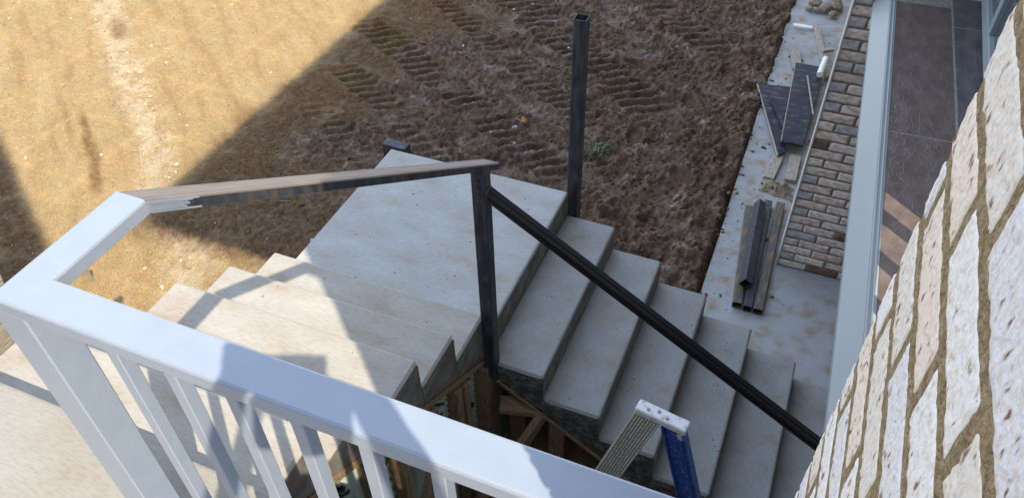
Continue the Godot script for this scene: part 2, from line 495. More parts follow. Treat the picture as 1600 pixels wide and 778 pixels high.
func soil_at(x: float, z: float) -> Array:
	var mud := mud_amount(x, z)
	var a1 := n1.get_noise_2d(x, z)
	var a2 := n2.get_noise_2d(x, z)
	var a3 := n3.get_noise_2d(x, z)
	var a4 := n4.get_noise_2d(x, z)
	var a5 := n5.get_noise_2d(x, z)
	var r := 1.0 - absf(nr.get_noise_2d(x, z)) * 2.2
	var smooth_patch := smoothstep(0.12, 0.38, n4.get_noise_2d(x * 0.7 + 31.0, z * 1.1 - 8.0))
	var h := a1 * 0.02
	var wx := x + 0.02 * a3
	var wz := z + 0.02 * n3.get_noise_2d(z, x)
	var rough_h := a2 * 0.034 + maxf(r, 0.0) * 0.012 + a3 * 0.016 + a5 * 0.006 - (nc.get_noise_2d(wx, wz) + 1.0) * 0.046 * (0.75 + 0.6 * smoothstep(-1.2, 0.4, x)) - (nd.get_noise_2d(wx, wz) + 1.0) * 0.019 + 0.044
	# torn flakes and cracks across the driving direction, slick strips along it
	var du := 0.86 * x + 0.51 * z + 0.03 * a2
	var dv := -0.51 * x + 0.86 * z + 0.03 * a2
	var slick := smoothstep(0.16, 0.34, n2.get_noise_2d(dv * 1.1 + 70.0, du * 0.16)) * smoothstep(0.5, -0.6, x) * smoothstep(-0.35, 0.05, a4 + 0.5 * a2)
	var flake := smoothstep(-0.04, 0.04, n2.get_noise_2d(du * 3.4, dv * 1.3)) * 0.014 + smoothstep(-0.03, 0.03, n2.get_noise_2d(du * 5.6 + 40.0, dv * 2.6)) * 0.010
	var crack := maxf(0.0, 1.0 - absf(n2.get_noise_2d(du * 2.1 - 30.0, dv * 1.2)) * 9.0)
	rough_h = rough_h * 0.75 + flake - 0.016 * crack - 0.008
	smooth_patch = maxf(smooth_patch * 0.6, slick)
	h += mud * rough_h * (1.0 - 0.8 * smooth_patch) + (1.0 - mud) * (a2 * 0.010 + a3 * 0.010 + a5 * 0.009)
	var p := Vector2(x, z)
	var lug_smear := 0.0
	for t in tracks:
		var a: Vector2 = t[0]
		var b: Vector2 = t[1]
		var d := (b - a).normalized()
		var q := p - a
		var along := q.dot(d)
		var across := q.dot(Vector2(-d.y, d.x)) + a4 * 0.05
		var len := (b - a).length()
		var e: float = absf(across) / t[2]
		if e < 1.5 and along > -0.3 and along < len + 0.3:
			var f := smoothstep(-0.3, 0.2, along) * smoothstep(len + 0.3, len - 0.2, along) * smoothstep(-0.42, -0.05, n1.get_noise_2d(x * 1.7 + 50.0, z * 1.7))
			var inside := smoothstep(1.08, 0.85, e)
			var lug := smoothstep(0.25, 0.75, absf(fposmod((along + across * 0.4 + a3 * 0.02 + a2 * 0.02) / t[3], 1.0) * 2.0 - 1.0))
			h = lerpf(h, h * 0.22 - t[4] * 0.7 + lug * t[4] * 1.35, clampf(inside * f * (0.9 + 0.5 * a2), 0.0, 1.0))
			h += f * smoothstep(0.35, 0.0, absf(e - 1.18)) * 0.022 * (1.0 + a2 * 1.6)
			lug_smear = maxf(lug_smear, inside * f)
	for fp in footprints:
		var q: Vector2 = (p - fp[0]).rotated(fp[1])
		var e := Vector2(q.x / 0.075, q.y / 0.14).length()
		if e < 1.7:
			h = lerpf(h, -0.035 + 0.01 * a3, smoothstep(1.05, 0.75, e))
			h += smoothstep(0.4, 0.0, absf(e - 1.2)) * 0.015
	for t in ruts:
		var a: Vector2 = t[0]
		var b: Vector2 = t[1]
		var d := (b - a).normalized()
		var q := p - a
		var along := q.dot(d)
		var across := q.dot(Vector2(-d.y, d.x)) + 0.05 * n1.get_noise_2d(x * 0.8, z * 0.8)
		if along > 0.0 and along < (b - a).length():
			h -= t[3] * smoothstep(t[2] * 1.6, 0.0, absf(across)) * smoothstep(0.0, 0.4, along)
	# clods heaped against the walk
	h += smoothstep(0.35, 0.72, x) * smoothstep(-1.0, -1.6, z) * (0.035 + 0.03 * a2)
	# colours (linear): dry golden sand, brown sand with the cast shadows painted in, wet red brown clay by the stairs
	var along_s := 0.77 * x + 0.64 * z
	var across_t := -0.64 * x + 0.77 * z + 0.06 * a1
	var dry := Vector3(0.36, 0.25, 0.118)
	dry *= 1.0 + 0.08 * a4 + 0.09 * a2 + 0.1 * a3 + 0.1 * a5
	var streak := n2.get_noise_2d(across_t * 0.9, along_s * 0.13 + 20.0)
	dry = dry.lerp(Vector3(0.21, 0.125, 0.05), smoothstep(0.12, 0.5, streak) * 0.32)
	dry = dry.lerp(Vector3(0.43, 0.33, 0.185), smoothstep(-0.12, -0.5, streak) * 0.35)
	var band := smoothstep(0.26, 0.05, absf(across_t - 1.24 + 0.1 * a4)) * (0.55 + 0.9 * a2 + 0.5 * a3)
	dry = dry.lerp(Vector3(0.47, 0.39, 0.26), clampf(band, 0.0, 0.8))
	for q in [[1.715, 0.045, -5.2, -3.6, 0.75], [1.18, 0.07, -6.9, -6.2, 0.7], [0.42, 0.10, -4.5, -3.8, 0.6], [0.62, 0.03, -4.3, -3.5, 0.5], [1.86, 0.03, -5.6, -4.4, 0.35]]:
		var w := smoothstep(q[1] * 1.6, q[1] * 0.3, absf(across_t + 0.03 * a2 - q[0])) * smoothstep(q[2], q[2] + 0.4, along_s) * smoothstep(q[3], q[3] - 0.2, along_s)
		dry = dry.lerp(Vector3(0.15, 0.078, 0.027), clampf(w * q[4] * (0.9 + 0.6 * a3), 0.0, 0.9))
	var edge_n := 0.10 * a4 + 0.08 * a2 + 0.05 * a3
	var painted_shade := smoothstep(-3.62, -3.2, x + edge_n) * smoothstep(-0.66, -0.92, z + edge_n * 0.6)  # shade painted into the soil colour along the eave shadow edges
	painted_shade = maxf(painted_shade, smoothstep(-0.1, 0.12, (z + 0.408 - 0.6 * (x + 3.835)) + edge_n * 0.5) * smoothstep(-3.2, -3.6, x))  # same painted shade along the shadow line at the far left
	var shade_brown := Vector3(0.122, 0.070, 0.033) * (1.0 + 0.15 * a2 + 0.3 * a3 + 0.35 * a5)  # soil colour inside the painted shade
	shade_brown = shade_brown.lerp(Vector3(0.2, 0.14, 0.085), smoothstep(0.15, 0.5, n4.get_noise_2d(x * 1.1 - 20.0, z * 1.1)) * 0.6)
	dry = dry.lerp(shade_brown, painted_shade)
	var wet := Vector3(0.126, 0.081, 0.053)
	wet = wet.lerp(Vector3(0.165, 0.13, 0.112), smooth_patch * 0.75)
	wet = wet.lerp(Vector3(0.14, 0.098, 0.062), smoothstep(0.1, 0.5, n4.get_noise_2d(x * 0.9 - 40.0, z + 12.0)) * 0.6)
	wet = wet.lerp(Vector3(0.27, 0.225, 0.185), smoothstep(0.22, 0.48, n4.get_noise_2d(x * 1.2 + 13.0, z * 1.2 + 60.0)) * smoothstep(-0.1, 0.4, a3 + a2) * 0.7)
	wet = wet.lerp(Vector3(0.125, 0.095, 0.082), lug_smear * 0.55 * smoothstep(-0.25, 0.25, a4 + a3 * 0.4))  # clay smeared smooth inside the tyre tracks
	wet = wet.lerp(Vector3(0.050, 0.030, 0.021), smoothstep(0.15, 0.55, n2.get_noise_2d(x * 0.6 + 5.0, z * 0.6)) * 0.6)
	wet *= 1.0 + 0.38 * a3 + 0.3 * a2 + 0.35 * a5
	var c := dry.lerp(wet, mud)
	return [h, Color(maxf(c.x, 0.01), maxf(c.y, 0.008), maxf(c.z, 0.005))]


func axis(lo: float, hi: float, fine: float, reach: float, dense_lo := 0.0, dense_hi := 0.0) -> PackedFloat32Array:
	var a := PackedFloat32Array()
	var out := []
	var step := fine
	var v := lo
	while v > -reach:
		step *= 1.5
		v -= step
		out.append(v)
	out.reverse()
	a.append_array(PackedFloat32Array(out))
	v = lo
	while v < hi:
		a.append(v)
		v += 0.0125 if v > dense_lo and v < dense_hi else fine
	step = fine
	a.append(v)
	while v < reach:
		step *= 1.5
		v += step
		a.append(v)
	return a


func build_ground() -> void:
	var xs := axis(-8.4, 0.9, 0.021, 140.0, -3.1, 0.9)
	var zs := axis(-7.6, 1.2, 0.021, 140.0, -5.6, -1.15)
	var w := xs.size()
	var h := zs.size()
	var v := PackedVector3Array()
	var nn := PackedVector3Array()
	var cc := PackedColorArray()
	v.resize(w * h)
	nn.resize(w * h)
	cc.resize(w * h)
	for j in h:
		for i in w:
			var x := xs[i]
			var z := zs[j]
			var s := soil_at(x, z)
			var y: float = GROUND + s[0] - 0.012
			if x > 0.68:
				# mud spills unevenly over the edge of the walk
				var sx := x + 0.03 * n4.get_noise_2d(x, z * 1.6) + 0.02 * n3.get_noise_2d(x, z) + 0.015
				y = maxf(y, GROUND + 0.012 * (1.0 + n3.get_noise_2d(z, x))) if z < -1.5 else y
				y = lerpf(y, GROUND - 0.1, smoothstep(0.77, 0.84, sx))
			v[j * w + i] = Vector3(x, y, z)
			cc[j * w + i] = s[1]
	for j in h:
		for i in w:
			var dx := v[j * w + mini(i + 1, w - 1)] - v[j * w + maxi(i - 1, 0)]
			var dz := v[mini(j + 1, h - 1) * w + i] - v[maxi(j - 1, 0) * w + i]
			nn[j * w + i] = dz.cross(dx).normalized()
	var id := PackedInt32Array()
	id.resize((w - 1) * (h - 1) * 6)
	var k := 0
	for j in h - 1:
		for i in w - 1:
			var a := j * w + i
			id[k] = a
			id[k + 1] = a + 1
			id[k + 2] = a + w + 1
			id[k + 3] = a
			id[k + 4] = a + w + 1
			id[k + 5] = a + w
			k += 6
	var arr := []
	arr.resize(Mesh.ARRAY_MAX)
	arr[Mesh.ARRAY_VERTEX] = v
	arr[Mesh.ARRAY_NORMAL] = nn
	arr[Mesh.ARRAY_COLOR] = cc
	arr[Mesh.ARRAY_INDEX] = id
	var am := ArrayMesh.new()
	am.add_surface_from_arrays(Mesh.PRIMITIVE_TRIANGLES, arr)
	struct("ground", am, M.soil)


func pebble_mesh(sd: int) -> ArrayMesh:
	var s := SphereMesh.new()
	s.radial_segments = 7
	s.rings = 4
	s.radius = 1.0
	s.height = 2.0
	var a := s.get_mesh_arrays()
	var vv: PackedVector3Array = a[Mesh.ARRAY_VERTEX]
	var f := noise(0.9, sd, 2)
	for i in vv.size():
		vv[i] = vv[i] * (1.0 + 0.45 * f.get_noise_3dv(vv[i] * 1.2)) * Vector3(1.0, 0.62, 0.85)
	var mb := MB.new()
	var idx: PackedInt32Array = a[Mesh.ARRAY_INDEX]
	for i in range(0, idx.size(), 3):
		mb.tri(vv[idx[i]], vv[idx[i + 1]], vv[idx[i + 2]], vv[idx[i]] + vv[idx[i + 1]] + vv[idx[i + 2]])
	return mb.mesh()


func scatter(called: String, label: String, category: String, mesh: Mesh, list: Array) -> void:
	var mm := MultiMesh.new()
	mm.transform_format = MultiMesh.TRANSFORM_3D
	mm.use_colors = true
	mm.mesh = mesh
	mm.instance_count = list.size()
	for i in list.size():
		mm.set_instance_transform(i, list[i][0])
		mm.set_instance_color(i, list[i][1])
	var o := MultiMeshInstance3D.new()
	o.multimesh = mm
	o.material_override = M.vcol
	o.name = numbered(called)
	add_child(o)
	tag(o, label, category)
	o.set_meta("kind", "stuff")


func ground_y(x: float, z: float) -> float:
	return GROUND - 0.012 + soil_at(x, z)[0]


func rand_basis(s: Vector3) -> Basis:
	return Basis.from_euler(Vector3(rng.randf_range(-0.5, 0.5), rng.randf() * TAU, rng.randf_range(-0.5, 0.5))).scaled_local(s)


func build_scatter() -> void:
	var pale := []
	var clods := []
	var grit := []
	for i in 8000:
		var x := rng.randf_range(-8.0, -1.0)
		var z := rng.randf_range(-6.5, 0.9)
		var dense := n4.get_noise_2d(x * 0.5 + 3.0, z * 0.35 + 40.0)
		var tt := -0.64 * x + 0.77 * z
		if rng.randf() > 0.10 + dense * 0.5 + 0.55 * smoothstep(0.35, 0.05, absf(tt - 1.24)) or (x > -1.25 and z > -1.25):
			continue
		var s := 0.0025 + 0.02 * pow(rng.randf(), 8.0)
		var k := rng.randf_range(0.75, 1.2)
		pale.append([Transform3D(rand_basis(Vector3.ONE * s), Vector3(x, ground_y(x, z) + s * 0.25, z)), Color(0.38 * k, 0.32 * k, 0.235 * k)])
	for i in 9000:
		var x := rng.randf_range(-8.0, -0.9)
		var z := rng.randf_range(-6.5, 0.9)
		if x > -1.25 and z > -1.3:
			continue
		var s := 0.003 + 0.008 * pow(rng.randf(), 3.0)
		if mud_amount(x, z) > 0.2:
			continue
		var k := rng.randf_range(0.7, 1.35) * (0.55 if x > -3.3 and z < -0.85 else 1.0)  # grit darkened too where shade is painted into the sand
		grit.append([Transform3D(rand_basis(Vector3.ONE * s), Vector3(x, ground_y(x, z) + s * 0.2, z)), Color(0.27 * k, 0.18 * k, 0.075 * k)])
	for i in 9000:
		var x := rng.randf_range(-3.0, 0.78)
		var z := rng.randf_range(-6.6, -1.22)
		var m := mud_amount(x, z)
		if rng.randf() > m * (0.35 + 0.9 * n4.get_noise_2d(x * 1.4, z * 1.4 + 9.0) + 0.4 * smoothstep(-0.5, 0.7, x)):
			continue
		var s := 0.004 + 0.016 * pow(rng.randf(), 3.0)
		var k := rng.randf_range(0.55, 1.3)
		clods.append([Transform3D(rand_basis(Vector3.ONE * s), Vector3(x, ground_y(x, z) + s * 0.2, z)), Color(0.098 * k, 0.060 * k, 0.040 * k)])
	var crumbs := []
	for i in 300:
		var x := 0.8 + 0.62 * pow(rng.randf(), 2.6)
		var z := rng.randf_range(-5.6, -1.2)
		var s := 0.002 + 0.017 * pow(rng.randf(), 5.0)
		var k := rng.randf_range(0.6, 1.2)
		crumbs.append([Transform3D(rand_basis(Vector3(s * 1.4, s * 0.6, s)), Vector3(x, GROUND + s * 0.2, z)), Color(0.10 * k, 0.072 * k, 0.05 * k)])
	for i in 300:
		var left := rng.randf() < 0.55
		var x := rng.randf_range(-1.1, -0.05) if left else rng.randf_range(0.05, 1.4)
		var s := 0.0012 + 0.0034 * pow(rng.randf(), 4.0)
		var z := rng.randf_range(-1.1, 1.2) if left else rng.randf_range(-1.1, -0.05)
		var y := 0.0
		if left and z > 0.0:
			y = RL * (floor(z / DL) + 1.0)
		elif not left:
			y = -RR * (floor(x / DR) + 1.0)
		crumbs.append([Transform3D(rand_basis(Vector3(s * 1.4, s * 0.7, s)), Vector3(x, y + s * 0.2, z)), Color(0.08, 0.06, 0.045)])
	scatter("pale_gravel", "pale pebbles strewn over the sunlit dry sand", "gravel", pebble_mesh(5), pale)
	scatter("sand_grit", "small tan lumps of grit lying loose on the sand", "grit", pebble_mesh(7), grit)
	scatter("mud_clods", "dark brown lumps of mud beside the stairs and walk", "mud clods", pebble_mesh(9), clods)
	scatter("dirt_crumbs", "crumbs of mud fallen on the concrete walk and treads", "dirt", pebble_mesh(11), crumbs)
	var straw := []
	for i in 240:
		var x := rng.randf_range(-3.0, 0.75)
		var z := rng.randf_range(-5.5, -1.25)
		var l := rng.randf_range(0.03, 0.13)
		var b := Basis.from_euler(Vector3(rng.randf_range(-0.15, 0.15), rng.randf() * TAU, 0)).scaled_local(Vector3(0.0022, 0.0018, l))
		var k := rng.randf_range(0.5, 1.2)
		straw.append([Transform3D(b, Vector3(x, ground_y(x, z) + 0.006, z)), Color(0.30 * k, 0.23 * k, 0.12 * k)])
	var bm := BoxMesh.new()
	scatter("straw_bits", "thin bits of straw and twig scattered over the brown mud", "straw", bm, straw)


# ---------------------------------------------------------------- stairs, porch, walk
func nose(px: Array, r := 0.012) -> PackedVector2Array:
	# first point of px is the nose corner; it is rounded with three points
	var p := PackedVector2Array()
	var c: Vector2 = px[0]
	var a: Vector2 = (px[px.size() - 1] - c).normalized()
	var b: Vector2 = (px[1] - c).normalized()
	p.append(c + a * r)
	p.append(c + (a + b) * r * 0.3)
	p.append(c + b * r)
	for i in range(1, px.size()):
		p.append(px[i])
	return p


func build_stairs() -> void:
	var st := thing("concrete_staircase", "cast concrete staircase of two flights turning at a square landing", "staircase")
	var m := MB.new()
	var prof := nose([Vector2(0, 0), Vector2(0, GROUND - 0.1), Vector2(-WL, GROUND - 0.1), Vector2(-WL, 0)], 0.012)
	m.extrude(prof, at(Vector3(0, 0, -WR)), WR, 0.010)
	var lnd := put("landing", m.mesh(), M.concrete, st)
	m = MB.new()
	m.box(at(Vector3(0.0008, -0.014 - (RR - 0.016) * 0.5, -WR * 0.5 - 0.001)), Vector3(0.003, RR - 0.016, WR - 0.016), 0.0005)
	put("riser", m.mesh(), M.dark_concrete, lnd)
	# left flight: climbs towards the porch; profile in (z, y), extruded along x
	var fx := Transform3D(Basis(Vector3(0, 0, 1), Vector3(0, 1, 0), Vector3(-1, 0, 0)), Vector3(0, 0, 0))
	for k in range(1, 6):
		var z0 := (k - 1) * DL + (0.002 if k == 1 else 0.0)
		var z1 := k * DL
		var s0 := -0.13 + 0.62 * z0
		var s1 := -0.13 + 0.62 * z1
		m = MB.new()
		m.extrude(nose([Vector2(z0, k * RL), Vector2(z1 - 0.0015, k * RL), Vector2(z1 - 0.0015, s1), Vector2(z0, s0)]), fx, WL, 0.010)
		var stp := put("step", m.mesh(), M.warm_concrete, st)
		m = MB.new()
		m.extrude(PackedVector2Array([Vector2(z0 + 0.012, k * RL - 0.014), Vector2(z1 - 0.003, k * RL - 0.014), Vector2(z1 - 0.003, s1 + 0.002), Vector2(z0 + 0.004, s0 + 0.002), Vector2(z0 + 0.004, k * RL - 0.03)]), Transform3D(fx.basis, Vector3(0.0022, 0, 0)), 0.003)
		put("side_face", m.mesh(), M.dark_concrete, stp)
	# right flight: falls towards the walk; profile in (x, y), extruded along z
	for k in range(1, 6):
		var x0 := (k - 1) * DR + (0.002 if k == 1 else 0.0)
		var x1 := k * DR
		var s0 := maxf(-0.245 - 0.68 * x0, GROUND - 0.03)
		var s1 := maxf(-0.245 - 0.68 * x1, GROUND - 0.03)
		m = MB.new()
		m.extrude(nose([Vector2(x1, -k * RR), Vector2(x1, s1), Vector2(x0 + 0.0015, s0), Vector2(x0 + 0.0015, -k * RR)]), at(Vector3(0, 0, -WR)), WR - 0.004, 0.012)
		var stp := put("step", m.mesh(), M.grey_concrete, st)
		m = MB.new()
		m.box(at(Vector3(x1 + 0.0008, -k * RR - 0.014 - (RR - 0.016) * 0.5, -WR * 0.5 - 0.001)), Vector3(0.003, RR - 0.016, WR - 0.016), 0.0005)
		put("riser", m.mesh(), M.dark_concrete, stp)
	# rough cheeks below the treads
	m = MB.new()
	for k in range(1, 6):
		var x0 := (k - 1) * DR
		var rows := []
		for j in 7:
			var row := []
			for i in 9:
				var x := x0 + DR * i / 8.0
				var top := -k * RR - 0.016
				var bot := -0.25 - 0.68 * x
				var y := lerpf(bot, top, j / 6.0)
				row.append(Vector3(x, y, 0.002 + 0.006 * absf(n3.get_noise_2d(x * 3.0, y * 3.0)) - (0.006 if j == 6 else 0.0)))
			rows.append(row)
		m.sheet(rows, Vector3(0, 0, 1))
	var ck := put("rough_cheek", m.mesh(), M.raw_concrete, st)
	tag(ck, "rough dark side of the lower concrete flight")
	m = MB.new()
	m.extrude(PackedVector2Array([Vector2(0.0, GROUND - 0.1), Vector2(1.45, GROUND - 0.1), Vector2(1.45, 0.745), Vector2(0.0, -0.152)]), Transform3D(Basis(Vector3(0, 0, 1), Vector3(0, 1, 0), Vector3(-1, 0, 0)), Vector3(-WL + 0.16, 0, 0.003)), 0.15, 0.004)
	put("side_wall", m.mesh(), M.concrete, st)
	m = MB.new()
	m.extrude(PackedVector2Array([Vector2(0.003, GROUND - 0.1), Vector2(1.1, GROUND - 0.1), Vector2(1.1, GROUND), Vector2(0.003, -0.26)]), at(Vector3(0, 0, -WR + 0.01)), 0.16, 0.004)
	put("side_wall", m.mesh(), M.concrete, st)
	# porch slab with its edge at z = 5 treads
	m = MB.new()
	m.extrude(nose([Vector2(5 * DL, PORCH), Vector2(6.0, PORCH), Vector2(6.0, PORCH - 0.3), Vector2(5 * DL, PORCH - 0.3)], 0.012), Transform3D(Basis(Vector3(0, 0, 1), Vector3(0, 1, 0), Vector3(-1, 0, 0)), Vector3(4.0, 0, 0)), 5.22, 0.008)
	struct("porch_slab", m.mesh(), M.porch)
	m = MB.new()
	m.box(at(Vector3(1.40, (GROUND + PORCH - 0.3) * 0.5 - 0.05, 5 * DL + 0.12)), Vector3(5.2, PORCH - 0.3 - GROUND + 0.098, 0.2), 0.005)
	put_house_part("foundation_wall", m.mesh(), M.concrete)
	# walk along the house
	m = MB.new()
	var edge := PackedVector2Array()
	for i in 60:
		var z := -12.0 + 12.6 * i / 59.0
		edge.append(Vector2(0.757 + 0.0117 * (z + 6.3) + 0.006 * n2.get_noise_1d(z * 3.0), z))
	edge.append(Vector2(5.0, 0.6))
	edge.append(Vector2(5.0, -12.0))
	m.extrude(edge, Transform3D(Basis(Vector3(1, 0, 0), Vector3(0, 0, 1), Vector3(0, -1, 0)), Vector3(0, GROUND, 0)), 0.12, 0.006)
	struct("walk", m.mesh(), M.walk)
	m = MB.new()
	m.box(at(Vector3(2.2, GROUND + 0.006, -0.58)), Vector3(1.45, 0.03, 1.2), 0.006)
	struct("bottom_pad", m.mesh(), M.grey_concrete)


var house: Node3D
func put_house_part(called: String, mesh: Mesh, mat: Material) -> MeshInstance3D:
	if house == null:
		house = thing("brick_house", "house with a grey white brick lower wall beside the concrete walk", "house")
	return put(called, mesh, mat, house)


func build_formwork() -> void:
	var f := thing("wooden_formwork", "raw timber formwork of studs and boards under the concrete stairs", "formwork")
	# boards under the left flight (plane x = 0) and the right flight (plane z = 0)
	var m := MB.new()
	m.beam(Vector3(-0.035, -0.155, 0.02), Vector3(-0.035, 0.735, 1.455), 0.07, 0.032, Vector3.UP, 0.002)
	put("form_board", m.mesh(), M.lumber_flat, f)
	m = MB.new()
	m.beam(Vector3(0.05, -0.298, -0.05), Vector3(1.06, -0.985, -0.05), 0.12, 0.02, Vector3.UP, 0.002)
	put("form_board", m.mesh(), M.lumber_flat, f)
	for s in [[0.0, -0.17, -0.02, 0.10], [0.23, -0.05, -0.035, 0.045], [0.30, -0.01, -0.035, 0.045], [0.52, 0.13, -0.035, 0.04], [0.80, 0.3, -0.035, 0.045], [0.97, 0.4, -0.035, 0.08], [1.28, 0.6, -0.035, 0.045]]:
		m = MB.new()
		m.box(at(Vector3(s[2], (s[1] + GROUND) * 0.5 - 0.02, s[0])), Vector3(0.085, s[1] - GROUND, s[3]), 0.003)
		put("stud", m.mesh(), M.lumber, f)
	for s in [[0.12, -0.4, -0.10], [0.36, -0.55, -0.06], [0.66, -0.76, -0.06]]:
		m = MB.new()
		m.box(at(Vector3(s[0], (s[1] + GROUND) * 0.5, s[2])), Vector3(0.085, s[1] - GROUND, 0.04), 0.003)
		put("stud", m.mesh(), M.lumber, f)
	m = MB.new()
	m.box(at(Vector3(0.18, -0.46, 0.0), 20, 0, -8), Vector3(0.22, 0.04, 0.09), 0.003)
	put("block", m.mesh(), M.lumber_flat, f)
	m = MB.new()
	m.beam(Vector3(0.30, -0.48, -0.02), Vector3(0.06, -1.02, 0.34), 0.09, 0.04, Vector3(1, 0, 0.3), 0.003)
	put("brace", m.mesh(), M.lumber, f)
	m = MB.new()
	m.beam(Vector3(0.05, -0.05, 0.62), Vector3(0.05, -0.95, 1.25), 0.04, 0.09, Vector3(0, 1, 0), 0.003)
	put("brace", m.mesh(), M.lumber, f)
	# back board closing the space under the right flight
	m = MB.new()
	m.extrude(PackedVector2Array([Vector2(0.02, GROUND - 0.05), Vector2(1.05, GROUND - 0.05), Vector2(1.05, -0.99), Vector2(0.02, -0.29)]), at(Vector3(0, 0, -0.40)), 0.02)
	put("plywood_panel", m.mesh(), M.ply, f)
	# corrugated pale green panels with black marks between the studs
	for s in [[0.05, 0.22, true], [0.325, 0.51, true], [0.54, 0.78, false], [0.825, 0.93, true], [1.01, 1.26, false]]:
		m = MB.new()
		var nz := 40 if not s[2] else 6
		var ny := 50 if s[2] else 8
		var rows := []
		for j in ny + 1:
			var row := []
			for i in nz + 1:
				var z := lerpf(s[0], s[1], float(i) / nz)
				var top := -0.175 + 0.62 * z
				var y := lerpf(GROUND - 0.03, top, float(j) / ny)
				var ph := (y + 0.15 * z) / 0.045 if s[2] else z / 0.05
				row.append(Vector3(-0.055 + 0.007 * sin(ph * TAU), y, z))
			rows.append(row)
		m.sheet(rows, Vector3(1, 0, 0))
		var pn := put("corrugated_panel", m.mesh(), M.foam, f)
		# brushed black marks
		m = MB.new()
		for q in 5:
			var z0 := lerpf(s[0], s[1], rng.randf_range(0.15, 0.5))
			var y0 := -0.175 + 0.62 * z0 - rng.randf_range(0.10, 0.34)
			m.beam(Vector3(-0.0455, y0, z0), Vector3(-0.0455, y0 + rng.randf_range(0.02, 0.09), z0 + (s[1] - s[0]) * rng.randf_range(0.25, 0.45)), 0.003, rng.randf_range(0.008, 0.022), Vector3(0, 1, 0.2), 0.0)
		put("black_mark", m.mesh(), M.black_paint, pn)


# ---------------------------------------------------------------- rails
func rail_profile(hw: float, th: float) -> PackedVector2Array:
	return PackedVector2Array([Vector2(-hw, -th + 0.004), Vector2(-hw + 0.004, -th), Vector2(hw - 0.004, -th), Vector2(hw, -th + 0.004), Vector2(hw, -0.006), Vector2(hw - 0.002, -0.002), Vector2(hw - 0.006, 0.0), Vector2(hw * 0.66, 0.0), Vector2(hw * 0.62, -0.002), Vector2(hw * 0.58, 0.0), Vector2(-hw * 0.58, 0.0), Vector2(-hw * 0.62, -0.002), Vector2(-hw * 0.66, 0.0), Vector2(-hw + 0.006, 0.0), Vector2(-hw + 0.002, -0.002), Vector2(-hw, -0.006)])


func smooth_profile(hw: float, th: float) -> PackedVector2Array:
	return PackedVector2Array([Vector2(-hw, -th + 0.003), Vector2(-hw + 0.003, -th), Vector2(hw - 0.003, -th), Vector2(hw, -th + 0.003), Vector2(hw, -0.006), Vector2(hw - 0.002, -0.002), Vector2(hw - 0.006, 0.0), Vector2(-hw + 0.006, 0.0), Vector2(-hw + 0.002, -0.002), Vector2(-hw, -0.006)])


